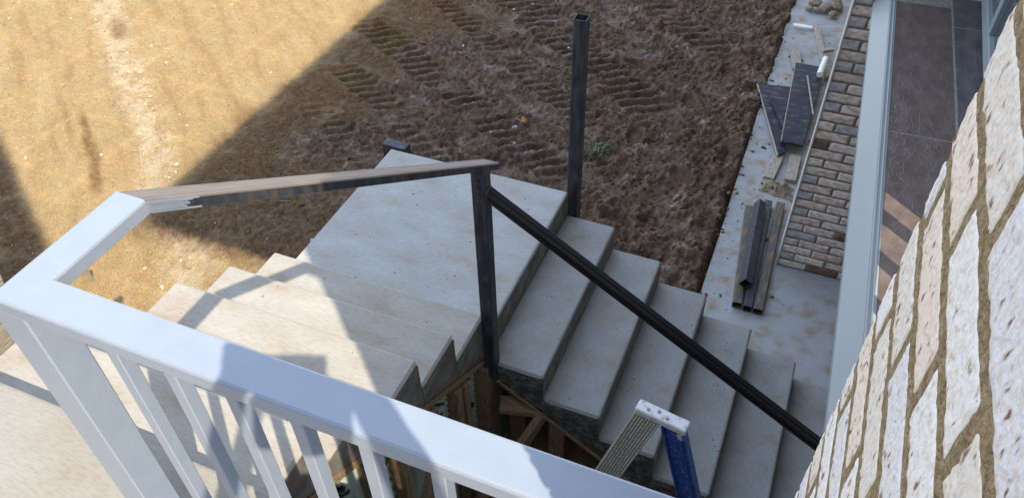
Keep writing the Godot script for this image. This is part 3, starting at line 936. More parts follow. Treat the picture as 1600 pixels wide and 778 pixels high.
func build_rail() -> void:
	var r := thing("stair_railing", "welded railing, white guard in front and bare steel handrails down both flights", "railing")
	var yg := 1.976
	var cx := -0.0185
	var cz := 1.667
	var m := MB.new()
	# white cap: guard along x, mitred into the return along -z
	m.sweep(smooth_profile(0.0374, 0.035), [Vector3(1.249, yg, cz), Vector3(cx, yg, cz), Vector3(cx, yg, 1.407)], [Vector3(0, 0, 1), Vector3(-1, 0, 1), Vector3(-1, 0, 0)])
	var cap := put("top_rail", m.mesh(), M.paint, r)
	tag(cap, "white painted top rail with a mitred corner")
	m = MB.new()
	m.box(at(Vector3(0.62, 1.931, 1.667)), Vector3(1.25, 0.018, 0.044), 0.002)
	put("sub_rail", m.mesh(), M.paint, r)
	m = MB.new()
	m.box(at(Vector3(0.62, PORCH + 0.09, 1.672)), Vector3(1.24, 0.025, 0.04), 0.002)
	put("bottom_rail", m.mesh(), M.paint, r)
	m = MB.new()
	m.box(at(Vector3(-0.036, (1.941 + PORCH) * 0.5, 1.667)), Vector3(0.078, 1.941 - PORCH, 0.07), 0.003)
	put("guard_post", m.mesh(), M.paint, r)
	m = MB.new()
	m.box(at(Vector3(-0.036, PORCH + 0.006, 1.667)), Vector3(0.15, 0.012, 0.14), 0.002)
	put("base_plate", m.mesh(), M.paint, r)
	var bal := MB.new()
	bal.box(Transform3D.IDENTITY, Vector3(0.0245, 1.922 - PORCH - 0.103, 0.026), 0.002)
	var bm := bal.mesh()
	for k in 9:
		put("baluster", bm, M.paint, r, at(Vector3(0.162 + 0.1217 * k, (1.922 + PORCH + 0.103) * 0.5, 1.673)))
	# bare steel handrail down to the corner post
	var slope := (0.983 - 1.976) / (-0.123 - 1.407)
	var drift := -0.037 / 1.53   # the rail runs slightly outwards over its length
	m = MB.new()
	m.sweep(rail_profile(0.0374, 0.036), [Vector3(cx, yg - 0.0008, 1.4065), Vector3(cx + 0.037, 0.983, -0.123)], [Vector3(-1, 0, 0), Vector3(-1, 0, 0)])
	var hr := put("handrail", m.mesh(), M.steel_brown_sheen, r)
	tag(hr, "bare steel handrail with a dusty brown top, its sheen put into the colour, over the upper flight")
	# dark mill scale sides, a thin strip proud of the profile
	m = MB.new()
	for s in [-1.0, 1.0]:
		for sg in [[1.33, -0.123]]:
			var a := Vector3(cx + (sg[0] - 1.407) * drift + s * 0.0376, yg + (sg[0] - 1.407) * slope - 0.0195, sg[0])
			var b := Vector3(cx + (sg[1] - 1.407) * drift + s * 0.0376, yg + (sg[1] - 1.407) * slope - 0.0195, sg[1] + 0.001)
			m.beam(a, b, 0.0014, 0.0215, Vector3.UP, 0.0)
	put("side_scale", m.mesh(), M.steel, hr)
	# white paint carried a hand's width onto the steel
	m = MB.new()
	for q in 9:
		var e := 1.405 - rng.randf_range(0.07, 0.12)
		var dy := -0.0065 - 0.0031 * q
		m.beam(Vector3(cx + 0.0386, yg + dy, 1.406), Vector3(cx + (e - 1.406) * drift + 0.0386, yg + (e - 1.406) * slope + dy, e), 0.0012, 0.0036, Vector3.UP, 0.0)
	put("paint_edge", m.mesh(), M.paint, hr)
	# corner post with stamped lettering
	var ps := 0.062
	var pc := Vector3(0.028, 0, -0.002)
	var ptop := yg + (pc.z - 1.407) * slope - 0.024
	m = MB.new()
	m.box(at(Vector3(pc.x, (ptop - 0.26) * 0.5, pc.z)), Vector3(ps, ptop + 0.26, ps), 0.006)
	var cp := put("corner_post", m.mesh(), M.steel, r)
	tag(cp, "dark square steel post with stamped lettering at the inner corner")
	var tm := TextMesh.new()
	tm.text = "3 X 5  C09862  2/12/17  T7000R  UN"
	var sf := SystemFont.new()
	sf.font_names = PackedStringArray(["Droid Sans Mono"])
	tm.font = sf
	tm.font_size = 24
	tm.pixel_size = 0.00125
	tm.depth = 0.0008
	tm.horizontal_alignment = HORIZONTAL_ALIGNMENT_LEFT
	put("stamped_lettering", tm, M.stamp, cp, Transform3D(Basis(Vector3(0, -1, 0), Vector3(1, 0, 0), Vector3(0, 0, 1)), Vector3(pc.x + 0.002, ptop - 0.03, pc.z + ps * 0.5 + 0.0005)))
	# lower handrail
	m = MB.new()
	var lp := [Vector3(pc.x + ps * 0.5, 0.925 - (pc.x + ps * 0.5 - 0.085) * 0.624, 0.0), Vector3(1.85, 0.925 - 1.765 * 0.624, 0.0)]
	m.sweep(PackedVector2Array([Vector2(-0.0255, -0.042), Vector2(0.0255, -0.042), Vector2(0.0255, -0.026), Vector2(0.021, -0.024), Vector2(0.021, -0.018), Vector2(0.0255, -0.016), Vector2(0.0255, -0.002), Vector2(0.0235, 0.0), Vector2(0.011, 0.0), Vector2(0.009, -0.005), Vector2(0.003, -0.005), Vector2(0.001, 0.0), Vector2(-0.0235, 0.0), Vector2(-0.0255, -0.002)]), lp, [Vector3(0, 0, 1), Vector3(0, 0, 1)])
	var lr := put("handrail", m.mesh(), M.steel_black, r)
	tag(lr, "dark bare steel handrail falling along the lower flight")
	m = MB.new()
	for k in 10:
		var a := k * TAU / 10.0
		m.tube(Vector3(pc.x + ps * 0.5 + 0.002, lp[0].y - 0.02 + 0.027 * sin(a), 0.029 * cos(a)), Vector3(pc.x + ps * 0.5 + 0.004, lp[0].y - 0.02 + 0.027 * sin(a + 0.63), 0.029 * cos(a + 0.63)), 0.0045, 0.0045, 5)
	put("weld_bead", m.mesh(), M.weld, lr)
	m = MB.new()
	m.box(at(Vector3(1.83, (lp[1].y + GROUND) * 0.5, 0.0)), Vector3(0.05, lp[1].y - GROUND - 0.02, 0.05), 0.004)
	put("lower_post", m.mesh(), M.steel, r)


func tube_mesh(size: Vector3, wall := 0.004) -> MB:
	# open square tube along y, origin at the middle
	var m := MB.new()
	var h := size * 0.5
	var c := 0.005
	var o := [Vector2(-h.x + c, -h.z), Vector2(h.x - c, -h.z), Vector2(h.x, -h.z + c), Vector2(h.x, h.z - c), Vector2(h.x - c, h.z), Vector2(-h.x + c, h.z), Vector2(-h.x, h.z - c), Vector2(-h.x, -h.z + c)]
	for i in 8:
		var a: Vector2 = o[i]
		var b: Vector2 = o[(i + 1) % 8]
		var k := 1.0 - wall / minf(h.x, h.z)
		var nn := Vector3(a.x + b.x, 0, a.y + b.y)
		m.quad(Vector3(a.x, -h.y, a.y), Vector3(b.x, -h.y, b.y), Vector3(b.x, h.y, b.y), Vector3(a.x, h.y, a.y), nn)
		m.quad(Vector3(a.x, -h.y, a.y) * Vector3(k, 1, k), Vector3(b.x, -h.y, b.y) * Vector3(k, 1, k), Vector3(b.x, h.y, b.y) * Vector3(k, 1, k), Vector3(a.x, h.y, a.y) * Vector3(k, 1, k), -nn)
		for s in [-1.0, 1.0]:
			m.quad(Vector3(a.x, s * h.y, a.y), Vector3(b.x, s * h.y, b.y), Vector3(b.x * k, s * h.y, b.y * k), Vector3(a.x * k, s * h.y, a.y * k), Vector3(0, s, 0))
	return m


func build_steel() -> void:
	var t := thing("steel_post", "tall dark hollow steel post standing behind the landing corner", "steel post", "", Vector3(0.022, 0, -1.228))
	put("tube", tube_mesh(Vector3(0.068, 2.09, 0.068)).mesh(), M.steel, t, at(Vector3(0, 0.03, 0)))
	var s := thing("steel_post_stub", "short cut off steel stub behind the far left landing corner", "steel post", "", Vector3(-1.165, 0, -1.235))
	var m := MB.new()
	m.box(at(Vector3(0, -0.08, 0), -2), Vector3(0.165, 0.17, 0.07), 0.004)
	put("tube", m.mesh(), M.steel, s)
	m = MB.new()
	m.box(at(Vector3(0.03, -0.6, 0)), Vector3(0.07, 0.9, 0.066), 0.004)
	put("leg", m.mesh(), M.steel, s)
	# pile of tubes on the walk
	var spec := [
		[Vector3(1.060, GROUND + 0.035, -1.64), Vector3(0.955, GROUND + 0.035, -2.66), 0.062, 0.05, "leftmost dark steel tube of the pile on the walk", "steel_rust"],
		[Vector3(1.130, GROUND + 0.033, -1.635), Vector3(1.075, GROUND + 0.033, -2.78), 0.058, 0.05, "middle bottom steel tube of the pile on the walk", "steel"],
		[Vector3(1.198, GROUND + 0.033, -1.635), Vector3(1.165, GROUND + 0.033, -2.79), 0.062, 0.05, "rust streaked steel tube at the right of the pile by the brick wall", "steel_rust"],
		[Vector3(1.078, GROUND + 0.100, -1.79), Vector3(1.022, GROUND + 0.105, -2.66), 0.066, 0.066, "short blue black steel tube lying on top of the pile", "steel"],
	]
	for q in spec:
		var a: Vector3 = q[0]
		var b: Vector3 = q[1]
		var d := (b - a).normalized()
		var side := d.cross(Vector3.UP).normalized()
		var bs := Basis(side, d, side.cross(d))
		if q[3] == 0.066:
			bs = bs * Basis(Vector3.UP, 0.55)
		var o := put("steel_tube", tube_mesh(Vector3(q[2], (b - a).length(), q[3])).mesh(), M[q[5]], null, Transform3D(bs, (a + b) * 0.5))
		tag(o, q[4], "steel tube", "steel tubes piled on the walk")


# ---------------------------------------------------------------- bricks
func rough_brick(l: float, h: float, sd: int, nx := 14, ny := 6, depth := 0.05, amp := 1.0) -> ArrayMesh:
	# local: x along the length, y up, z outwards; the face stands at z = 0
	var m := MB.new()
	var f := noise(22.0, sd, 3)
	var g := noise(70.0, sd + 500, 2)
	var rows := []
	for j in ny + 3:
		var row := []
		for i in nx + 3:
			var u := clampf((i - 1.0) / nx, 0.0, 1.0) * 2.0 - 1.0
			var v := clampf((j - 1.0) / ny, 0.0, 1.0) * 2.0 - 1.0
			u = signf(u) * (1.0 - pow(1.0 - absf(u), 1.5))
			v = signf(v) * (1.0 - pow(1.0 - absf(v), 1.4))
			var x := u * l * 0.5
			var y := v * h * 0.5
			var e := maxf(absf(u), absf(v))
			# wavy outline
			x += u * u * u * amp * 0.003 * f.get_noise_2d(y * 2.0 + 3.0 * signf(u), 1.0)
			y += v * v * v * amp * (0.0045 * f.get_noise_2d(x * 0.8, 7.0 * signf(v)) + 0.003 * g.get_noise_2d(x, 3.0))
			var edge_x := (1.0 - absf(u)) * l * 0.5
			var edge_y := (1.0 - absf(v)) * h * 0.5
			var ed := minf(edge_x, edge_y)
			var z := -0.0028 * pow(1.0 - clampf(ed / 0.0035, 0.0, 1.0), 1.5)
			z += amp * (0.0005 * f.get_noise_2d(x * 0.5, y * 0.5) + 0.0010 * g.get_noise_2d(x * 1.6, y * 1.6))
			if e >= 0.9999 and (i == 0 or j == 0 or i == nx + 2 or j == ny + 2):
				z = -depth
			row.append(Vector3(x, y, z))
		rows.append(row)
	m.sheet(rows, Vector3(0, 0, 1))
	return m.mesh()


func plain_brick(l: float, h: float, sd: int) -> ArrayMesh:
	return rough_brick(l, h, sd, 7, 4, 0.03, 0.45)


func build_column() -> void:
	var x0 := 1.245
	var z0 := 1.552
	var z1 := 1.962
	var c := thing("brick_column", "whitewashed brick column with thick tan mortar close at the right", "column")
	var m := MB.new()
	m.box(at(Vector3(x0 + 0.2, (PORCH + 3.42) * 0.5, (z0 + z1) * 0.5)), Vector3(0.4, 3.42 - PORCH, 0.406), 0.006)
	put("mortar", m.mesh(), M.column_mortar, c)
	m = MB.new()
	m.box(at(Vector3(x0 + 0.19, 3.45, (z0 + z1) * 0.5)), Vector3(0.46, 0.06, 0.46), 0.01)
	put("cap_stone", m.mesh(), M.concrete, c)
	m = MB.new()
	m.box(at(Vector3(x0 + 0.19, 4.24, (z0 + z1) * 0.5)), Vector3(0.372, 1.52, 0.41), 0.006)
	put("timber_shaft", m.mesh(), M.white, c)
	# bed joints every 68 mm; head joints differ from course to course
	var pitch := 0.0682
	var joints := {0: [1.765], 1: [1.695, 1.882], 2: [1.587, 1.783], 3: [1.700, 1.895], 4: [1.606, 1.80], 5: [1.720], 6: [1.597, 1.79], 7: [1.705, 1.9], 8: [1.62, 1.81], 9: [1.72], 10: [1.60, 1.80], -1: [1.65, 1.85], -2: [1.74]}
	var sd := 900
	for k in range(-11, 23):
		var top := 2.652 - k * pitch
		if top > 3.42 or top - pitch < PORCH:
			continue
		var hh := pitch - 0.0126
		var yc := top - 0.005 - hh * 0.5
		var js: Array = joints.get(k, [1.645, 1.84] if k % 2 else [1.742])
		var spans := []
		var a := z0
		for j in js:
			spans.append([a, j - 0.006])
			a = j + 0.006
		spans.append([a, z1])
		var near: bool = k > -4 and k < 16
		for s in spans:
			sd += 1
			var l: float = s[1] - s[0]
			if l < 0.012:
				continue
			var mesh := rough_brick(l, hh, sd, maxi(5, int(l / 0.006)), 11, 0.03) if near else plain_brick(l, hh, sd)
			# face -x: local x along +z
			var off := 0.0012 * n5.get_noise_1d(sd * 3.3)
			put("brick", mesh, M.white_bricks[sd % 4], c, Transform3D(Basis(Vector3(0, 0, 1), Vector3(0, 1, 0), Vector3(-1, 0, 0)), Vector3(x0 + off * 0.5 - 0.0009, yc, (s[0] + s[1]) * 0.5)))
		# faces -z, +z: two bricks each
		for face in [-1, 1]:
			var sp := 0.19 if (k + face) % 2 else 0.11
			for s in [[x0 + 0.002, x0 + sp - 0.005], [x0 + sp + 0.005, x0 + 0.378]]:
				sd += 1
				put("brick", plain_brick(s[1] - s[0], hh, 300 + sd % 9), M.white_bricks[sd % 4], c, Transform3D(Basis(Vector3(-face, 0, 0) * -1.0, Vector3(0, 1, 0), Vector3(0, 0, face)), Vector3((s[0] + s[1]) * 0.5, yc, z0 - 0.002 if face < 0 else z1 + 0.002)))


func build_house() -> void:
	# lower brick wall: front at z = -2.165, its left end at x = 1.243
	var zf := -2.165
	var xl := 1.243
	var m := MB.new()
	m.box(at(Vector3((xl + 4.0) * 0.5 + 0.003, 1.95, zf - 0.125)), Vector3(4.0 - xl, 6.0, 0.245), 0.002)
	m.box(at(Vector3((xl + 0.19 + 4.0) * 0.5, 1.95, -6.25)), Vector3(4.0 - xl - 0.19, 6.0, 7.6), 0.002)
	put_house_part("wall_core", m.mesh(), M.mortar)
	var pitch := 0.0677
	var variants := {}
	for l in [0.194, 0.092]:
		for k in 4:
			variants[[l, k]] = plain_brick(l, 0.0595, 700 + k + int(l * 1000))
	var front := thing_part(house, "front_bricks")
	var rest := MB.new()
	var count := 0
	for c in 34:
		var y := GROUND + 0.034 + c * pitch
		# front face
		var x := xl
		var first := true
		while x < 2.45:
			var l := 0.194
			if first and c % 2 == 1:
				l = 0.092
			first = false
			var mat: Material = M.brick[[0, 0, 1, 1, 2, 0, 1, 4, 0, 1, 2, 0, 1, 0, 4, 1, 0, 3][rng.randi() % 18]]
			if l < 0.1 and rng.randf() < 0.5:
				mat = M.brick[4]
			if x < 1.75:
				put("brick", variants[[l, rng.randi() % 4]], mat, front, Transform3D(Basis.from_euler(Vector3(0, 0, rng.randf_range(-0.012, 0.012))), Vector3(x + l * 0.5, y, zf + 0.0002 + rng.randf_range(-0.0010, 0.0012))))
				count += 1
			else:
				rest.box(at(Vector3(x + l * 0.5, y, zf - 0.02)), Vector3(l, 0.0575, 0.045), 0.003)
			x += l + 0.0095
		# left end, running back along the walk
		var z := zf - 0.013
		first = true
		while z > zf - 0.2:
			var l := 0.194
			if first and c % 2 == 0:
				l = 0.092
			elif z < zf - 0.05:
				l = minf(0.194, z - (zf - 0.245))
			first = false
			if l > 0.15:
				put("brick", variants[[l, rng.randi() % 4]], M.brick[[0, 0, 1, 1, 2][rng.randi() % 5]], front, Transform3D(Basis(Vector3(0, 0, 1), Vector3(0, 1, 0), Vector3(-1, 0, 0)), Vector3(xl - 0.001, y, z - l * 0.5)))
			else:
				put("brick", variants[[0.092, rng.randi() % 4]], M.brick[1], front, Transform3D(Basis(Vector3(0, 0, 1), Vector3(0, 1, 0), Vector3(-1, 0, 0)), Vector3(xl - 0.001, y, z - 0.046)))
			z -= l + 0.0095
	m = MB.new()
	m.box(at(Vector3(xl - 0.001, 1.0, zf - 0.12)), Vector3(0.010, 4.1, 0.25), 0.001)
	put_house_part("corner_trim", m.mesh(), M.siding)
	var o := put_house_part("far_bricks", rest.mesh(), M.brick[1])
	o.set_meta("kind", "stuff")
	# upper storeys and roof that throw the shade over stairs and yard
	m = MB.new()
	m.box(at(Vector3(2.925, 3.02, -1.125)), Vector3(2.15, 3.95, 2.07), 0.004)
	put_house_part("bay_wall", m.mesh(), M.siding)
	m = MB.new()
	m.box(at(Vector3(2.355, 5.13, -3.67)), Vector3(3.33, 0.26, 12.66), 0.01)
	put_house_part("roof", m.mesh(), M.roof)
	# window in the bay, standing on the tiled porch
	var w := MB.new()
	for q in [[-1.62, 1.10, 1.1, 0.07], [-1.62, 2.9, 1.1, 0.07]]:
		w.box(at(Vector3(1.845, q[1], q[0])), Vector3(0.06, q[3], q[2]), 0.004)
	for z in [-2.14, -1.62, -1.10]:
		w.box(at(Vector3(1.845, 2.0, z)), Vector3(0.06, 1.73, 0.06), 0.004)
	var win := put_house_part("window_frame", w.mesh(), M.trim)
	w = MB.new()
	w.box(at(Vector3(1.844, 2.0, -1.62)), Vector3(0.012, 1.73, 0.98), 0.0)
	put("pane", w.mesh(), M.glass, win)


func thing_part(_parent: Node, _called: String) -> Node:
	return house


func build_deck() -> void:
	var d := thing("tiled_porch", "porch of dark textured floor tiles with a pale metal edge", "porch")
	var fr := at(Vector3(1.4375, 0, -0.95), 1.75)   # local: x across, z along; the edge runs along local z
	var z0 := -1.225
	var z1 := 2.40
	var m := MB.new()
	m.extrude(PackedVector2Array([Vector2(-0.002, 1.036), Vector2(-0.064, 0.945), Vector2(-0.064, 0.915), Vector2(-0.05, 0.90), Vector2(0.03, 0.90), Vector2(0.03, 1.036)]), fr * at(Vector3(0, 0, z0)), z1 - z0, 0.003)
	put("edge_board", m.mesh(), M.trim, d)
	for q in [[0.004, 0.006, 1.039], [0.0125, 0.004, 1.0335], [0.0195, 0.005, 1.040]]:
		m = MB.new()
		m.box(fr * at(Vector3(q[0], q[2] - 0.02, (z0 + z1) * 0.5)), Vector3(q[1], 0.04, z1 - z0), 0.0008)
		put("metal_strip", m.mesh(), M.alu, d)
	m = MB.new()
	m.box(fr * at(Vector3(1.2, 0.9535, (z0 + z1) * 0.5)), Vector3(2.34, 0.155, z1 - z0 - 0.01), 0.003)
	put("deck_slab", m.mesh(), M.grout, d)
	# tiles 0.265 wide and 1.2 long in running bond
	var xs := 0.0235
	for c in 6:
		var l0: float = [0.12, -0.88, -0.3, -0.9, 0.12, -0.88][c]
		l0 -= 1.2
		while l0 < z1:
			var a := maxf(l0, z0)
			var b := minf(l0 + 1.2, z1)
			if b - a > 0.02:
				m = MB.new()
				m.box(fr * at(Vector3(xs + 0.1325, 1.028, (a + b) * 0.5)), Vector3(0.256, 0.010, b - a - 0.009), 0.0015)
				put("floor_tile", m.mesh(), M.tile[(c + int(l0 * 5.0 + 20.0)) % 3], d)
			l0 += 1.2
		xs += 0.265
	# unseen wall and panel, added to keep sun off the stairs and edge board
	m = MB.new()
	m.box(at(Vector3(2.31, 3.015, 1.68)), Vector3(1.36, 3.94, 0.16), 0.004)
	put_house_part("added_sun_wall", m.mesh(), M.siding)
	m = MB.new()
	m.box(at(Vector3(1.90, 3.37, 0.765)), Vector3(0.05, 3.24, 1.655), 0.004)
	put_house_part("added_sun_panel", m.mesh(), M.siding)
	m = MB.new()
	m.box(at(Vector3(2.75, -0.1, -0.36)), Vector3(0.2, 1.98, 3.6), 0.004)  # unseen wall, added to keep light out below the deck
	put_house_part("added_basement_wall", m.mesh(), M.white)
	# white guard at the far side of the porch: its balusters throw the stripes on the tiles
	var g := thing("side_guard", "white guard with broad balusters at the side of the tiled porch", "guard rail")
	m = MB.new()
	m.box(at(Vector3(1.90, 1.73, 0.765)), Vector3(0.07, 0.035, 1.6), 0.003)
	put("top_rail", m.mesh(), M.paint, g)
	m = MB.new()
	m.box(at(Vector3(1.90, PORCH + 0.08, 0.765)), Vector3(0.04, 0.03, 1.6), 0.003)
	put("bottom_rail", m.mesh(), M.paint, g)
	var bm := MB.new()
	bm.box(Transform3D.IDENTITY, Vector3(0.02, 0.60, 0.068), 0.002)
	for k in 7:
		put("baluster", bm.mesh(), M.paint, g, at(Vector3(1.90, 1.42, 0.095 + 0.226 * k)))


func build_wing() -> void:
	# unseen wing added behind the photographer to shade the far left of the yard
	var w := thing("added_wing", "unseen wing added behind the porch to shade the far left of the yard", "house wing")
	var dirv := Vector3(0.855, 0, 0.519).normalized()
	var back := Vector3(-dirv.z, 0, dirv.x)
	var corner := Vector3(1.10, 0, 3.93)
	var m := MB.new()
	var c := corner - dirv * 3.5 + back * 2.5
	m.box(Transform3D(Basis(dirv, Vector3.UP, dirv.cross(Vector3.UP)), Vector3(c.x, 2.4, c.z)), Vector3(7.0, 7.0, 5.0), 0.01)
	put("wall", m.mesh(), M.siding, w)
	m = MB.new()
	m.box(Transform3D(Basis(dirv, Vector3.UP, dirv.cross(Vector3.UP)), Vector3(c.x, 5.95, c.z)), Vector3(7.02, 0.1, 5.02), 0.01)
	put("roof", m.mesh(), M.roof, w)


# ---------------------------------------------------------------- small things
func slab_between(p: Array, y: float, th: float) -> MB:
	# flat polygon in (x, z) lying at height y
	var poly := PackedVector2Array()
	for q in p:
		poly.append(Vector2(q[0], q[1]))
	var m := MB.new()
	m.extrude(poly, Transform3D(Basis(Vector3(1, 0, 0), Vector3(0, 0, 1), Vector3(0, -1, 0)), Vector3(0, y + th, 0)), th, 0.002)
	return m


func build_debris() -> void:
	var g := GROUND
	# dark wet boards, both a little tilted on what lies beneath
	var a := put("dark_board", slab_between([[-0.02, 0.55], [0.02, -0.5], [0.30, -0.52], [0.07, 0.55]], 0.0, 0.016).mesh(), M.wet_board, null, at(Vector3(0.80, g + 0.035, -3.92), -18, 1.5, 2.0))
	a.mesh = slab_between([[-0.145, -0.46], [0.145, -0.50], [0.25, 0.52], [0.20, 0.58]], 0.0, 0.016).mesh()
	a.transform = at(Vector3(0.85, g + 0.04, -3.95), 0, 0, 2.0)
	var em := MB.new()
	em.beam(Vector3(-0.147, 0.009, -0.46), Vector3(0.198, 0.009, 0.58), 0.008, 0.018, Vector3.UP, 0.001)
	put("sawn_edge", em.mesh(), M.grey_wood, a)
	tag(a, "dark tapering board offcut at the walk's muddy edge", "board")
	var b := put("dark_board", slab_between([[-0.14, -0.70], [0.12, -0.68], [0.10, 0.66], [-0.07, 0.64]], 0.0, 0.018).mesh(), M.wet_board, null, at(Vector3(1.115, g + 0.085, -4.15), 0, -1.0, 3.0))
	em = MB.new()
	em.beam(Vector3(-0.142, 0.010, -0.70), Vector3(-0.072, 0.010, 0.64), 0.007, 0.020, Vector3.UP, 0.001)
	put("sawn_edge", em.mesh(), M.grey_wood, b)
	tag(b, "larger dark board with white splotches against the brick wall", "board")
	var s := put("dark_strip", slab_between([[-0.018, -0.22], [0.018, -0.22], [0.018, 0.22], [-0.018, 0.22]], 0.0, 0.012).mesh(), M.wet_board, null, at(Vector3(0.955, g + 0.075, -3.95), 22, 0, 0))
	tag(s, "narrow dark strip lying on the tapering board", "wood strip")
	var specs := [
		["thin_stick", Vector3(1.105, g + 0.135, -4.56), Vector3(1.235, g + 0.115, -3.98), 0.012, 0.012, "thin pale stick lying across the larger dark board", "stick", "grey_wood"],
		["lumber_offcut", Vector3(0.915, g + 0.05, -5.22), Vector3(1.0, g + 0.02, -4.84), 0.085, 0.03, "short pale wood offcut above the larger dark board", "lumber"],
		["long_lumber", Vector3(1.055, g + 0.03, -5.74), Vector3(1.285, g + 0.03, -4.75), 0.05, 0.05, "long pale lumber stick leaning to the brick wall", "lumber"],
		["lumber_block", Vector3(1.175, g + 0.07, -5.18), Vector3(1.27, g + 0.07, -5.24), 0.05, 0.03, "tiny wood block on the long lumber stick", "lumber"],
		["lumber_chunk", Vector3(1.028, g + 0.02, -3.085), Vector3(1.055, g + 0.02, -3.40), 0.08, 0.04, "grey lumber chunk below the dark boards", "lumber"],
		["lumber_chunk", Vector3(1.19, g + 0.02, -3.12), Vector3(1.185, g + 0.02, -3.46), 0.085, 0.035, "grey board end partly under the dark boards by the wall", "lumber"],
	]
	for q in specs:
		var m := MB.new()
		m.beam(q[1], q[2], q[3], q[4], Vector3.UP, 0.002)
		tag(put(q[0], m.mesh(), M.grey_wood), q[5], q[6])
	var fm := put("foam_piece", slab_between([[-0.10, -0.02], [-0.08, 0.03], [0.03, 0.035], [0.10, 0.02], [0.09, -0.025], [-0.04, -0.03]], 0.0, 0.03).mesh(), M.white, null, at(Vector3(0.935, g + 0.001, -5.70)))
	tag(fm, "white foam scrap lying alone on the walk", "foam")
	var pm := MB.new()
	pm.tube(Vector3(1.205, g + 0.13, -4.62), Vector3(1.225, g + 0.12, -4.95), 0.028, 0.028, 12)
	tag(put("white_pipe", pm.mesh(), M.white), "short white pipe between the dark board and the brick wall", "pipe")
	# stones
	var st := [[Vector3(0.99, 0.05, -6.22), 0.10], [Vector3(1.10, 0.055, -6.12), 0.10], [Vector3(1.20, 0.06, -6.2), 0.12], [Vector3(1.08, 0.13, -6.3), 0.11], [Vector3(1.02, 0.04, -6.08), 0.06], [Vector3(1.19, 0.05, -6.02), 0.07], [Vector3(1.17, 0.16, -6.34), 0.10], [Vector3(0.94, 0.03, -6.1), 0.055]]
	var names := ["flat stone at the left of the rubble heap on the walk", "brown stone at the front of the rubble heap", "large stone of the rubble heap next to the brick wall", "stone on top of the rubble heap", "small stone in front of the rubble heap", "small dark stone beside the brick wall in the rubble heap", "rear top stone of the rubble heap", "smallest stone lying left of the rubble heap"]
	for i in st.size():
		var s3 := SphereMesh.new()
		s3.radial_segments = 12
		s3.rings = 7
		s3.radius = 1.0
		s3.height = 2.0
		var arr := s3.get_mesh_arrays()
		var vv: PackedVector3Array = arr[Mesh.ARRAY_VERTEX]
		var f := noise(0.8, 40 + i, 3, FastNoiseLite.TYPE_CELLULAR)
		var mb := MB.new()
		for k in vv.size():
			vv[k] = vv[k] * (1.0 + 0.5 * f.get_noise_3dv(vv[k])) * Vector3(1.0, 0.5, 0.8) * st[i][1]
		var idx: PackedInt32Array = arr[Mesh.ARRAY_INDEX]
		for k in range(0, idx.size(), 3):
			var c0: Vector3 = vv[idx[k]] + vv[idx[k + 1]] + vv[idx[k + 2]]
			mb.tri(vv[idx[k]], vv[idx[k + 1]], vv[idx[k + 2]], c0)
		var o := put("rubble_stone", mb.mesh(), M.rock, null, at(st[i][0] + Vector3(0, g, 0), i * 47.0, 8, 5))
		tag(o, names[i], "stone", "stones heaped on the walk")
	# crumpled rag with straw
	var rows := []
	for j in 14:
		var row := []
		for i in 20:
			var u := i / 19.0
			var v := j / 13.0
			var x := 0.98 + 0.25 * u
			var z := -3.12 + 0.17 * v + 0.05 * u
			var e := minf(minf(u, 1 - u), minf(v, 1 - v))
			row.append(Vector3(x + 0.02 * n3.get_noise_2d(z, x), g + 0.004 + (0.035 + 0.05 * n3.get_noise_2d(x * 1.4, z * 1.4)) * smoothstep(0.0, 0.25, e), z + 0.02 * n3.get_noise_2d(x, z)))
		rows.append(row)
	var rm := MB.new()
	rm.sheet(rows, Vector3.UP)
	tag(put("crumpled_rag", rm.mesh(), M.cloth), "crumpled tan rag on the walk below the dark boards", "rag")
	# grass tuft by the post
	var tuft := MB.new()
	tuft.use_col = true
	for i in 90:
		var bx := -0.36 + rng.randf_range(-0.06, 0.09)
		var bz := -2.96 + rng.randf_range(-0.07, 0.07)
		var ang := rng.randf() * TAU
		var l := rng.randf_range(0.05, 0.15)
		var dirv := Vector3(cos(ang), 0, sin(ang))
		var base := Vector3(bx, ground_y(bx, bz), bz)
		var k := rng.randf_range(0.7, 1.3)
		tuft.cc = Color(0.06 * k, 0.085 * k, 0.032 * k)
		if rng.randf() < 0.25:
			tuft.cc = Color(0.2 * k, 0.18 * k, 0.09 * k)
		var mid := base + dirv * l * 0.45 + Vector3.UP * l * 0.5
		var tip := base + dirv * l + Vector3.UP * l * 0.32
		var sd := dirv.cross(Vector3.UP) * 0.0035
		tuft.quad(base - sd, base + sd, mid + sd, mid - sd, Vector3.UP)
		tuft.tri(mid - sd, mid + sd, tip, Vector3.UP)
	tag(put("grass_tuft", tuft.mesh(), M.vcol), "green grass tuft growing in the mud beside the tall post", "grass")
	# crumpled wrapper
	for w in [[Vector3(-1.13, 0.03, -3.10), Color(0.75, 0.73, 0.7), "white half of a crumpled wrapper on the mud", 0.042], [Vector3(-1.06, 0.03, -3.09), Color(0.42, 0.2, 0.06), "orange half of a crumpled wrapper on the mud", 0.028]]:
		var mb := MB.new()
		var f := noise(9.0, 77, 3)
		for i in 26:
			var p0: Vector3 = Vector3(rng.randf_range(-1, 1), rng.randf_range(0, 0.8), rng.randf_range(-1, 1)) * w[3]
			var p1: Vector3 = p0 + Vector3(rng.randf_range(-1, 1), rng.randf_range(-0.6, 0.6), rng.randf_range(-1, 1)) * w[3] * 0.7
			var p2: Vector3 = p0 + Vector3(rng.randf_range(-1, 1), rng.randf_range(-0.6, 0.6), rng.randf_range(-1, 1)) * w[3] * 0.7
			mb.tri(p0, p1, p2, Vector3.UP)
		var pos: Vector3 = w[0]
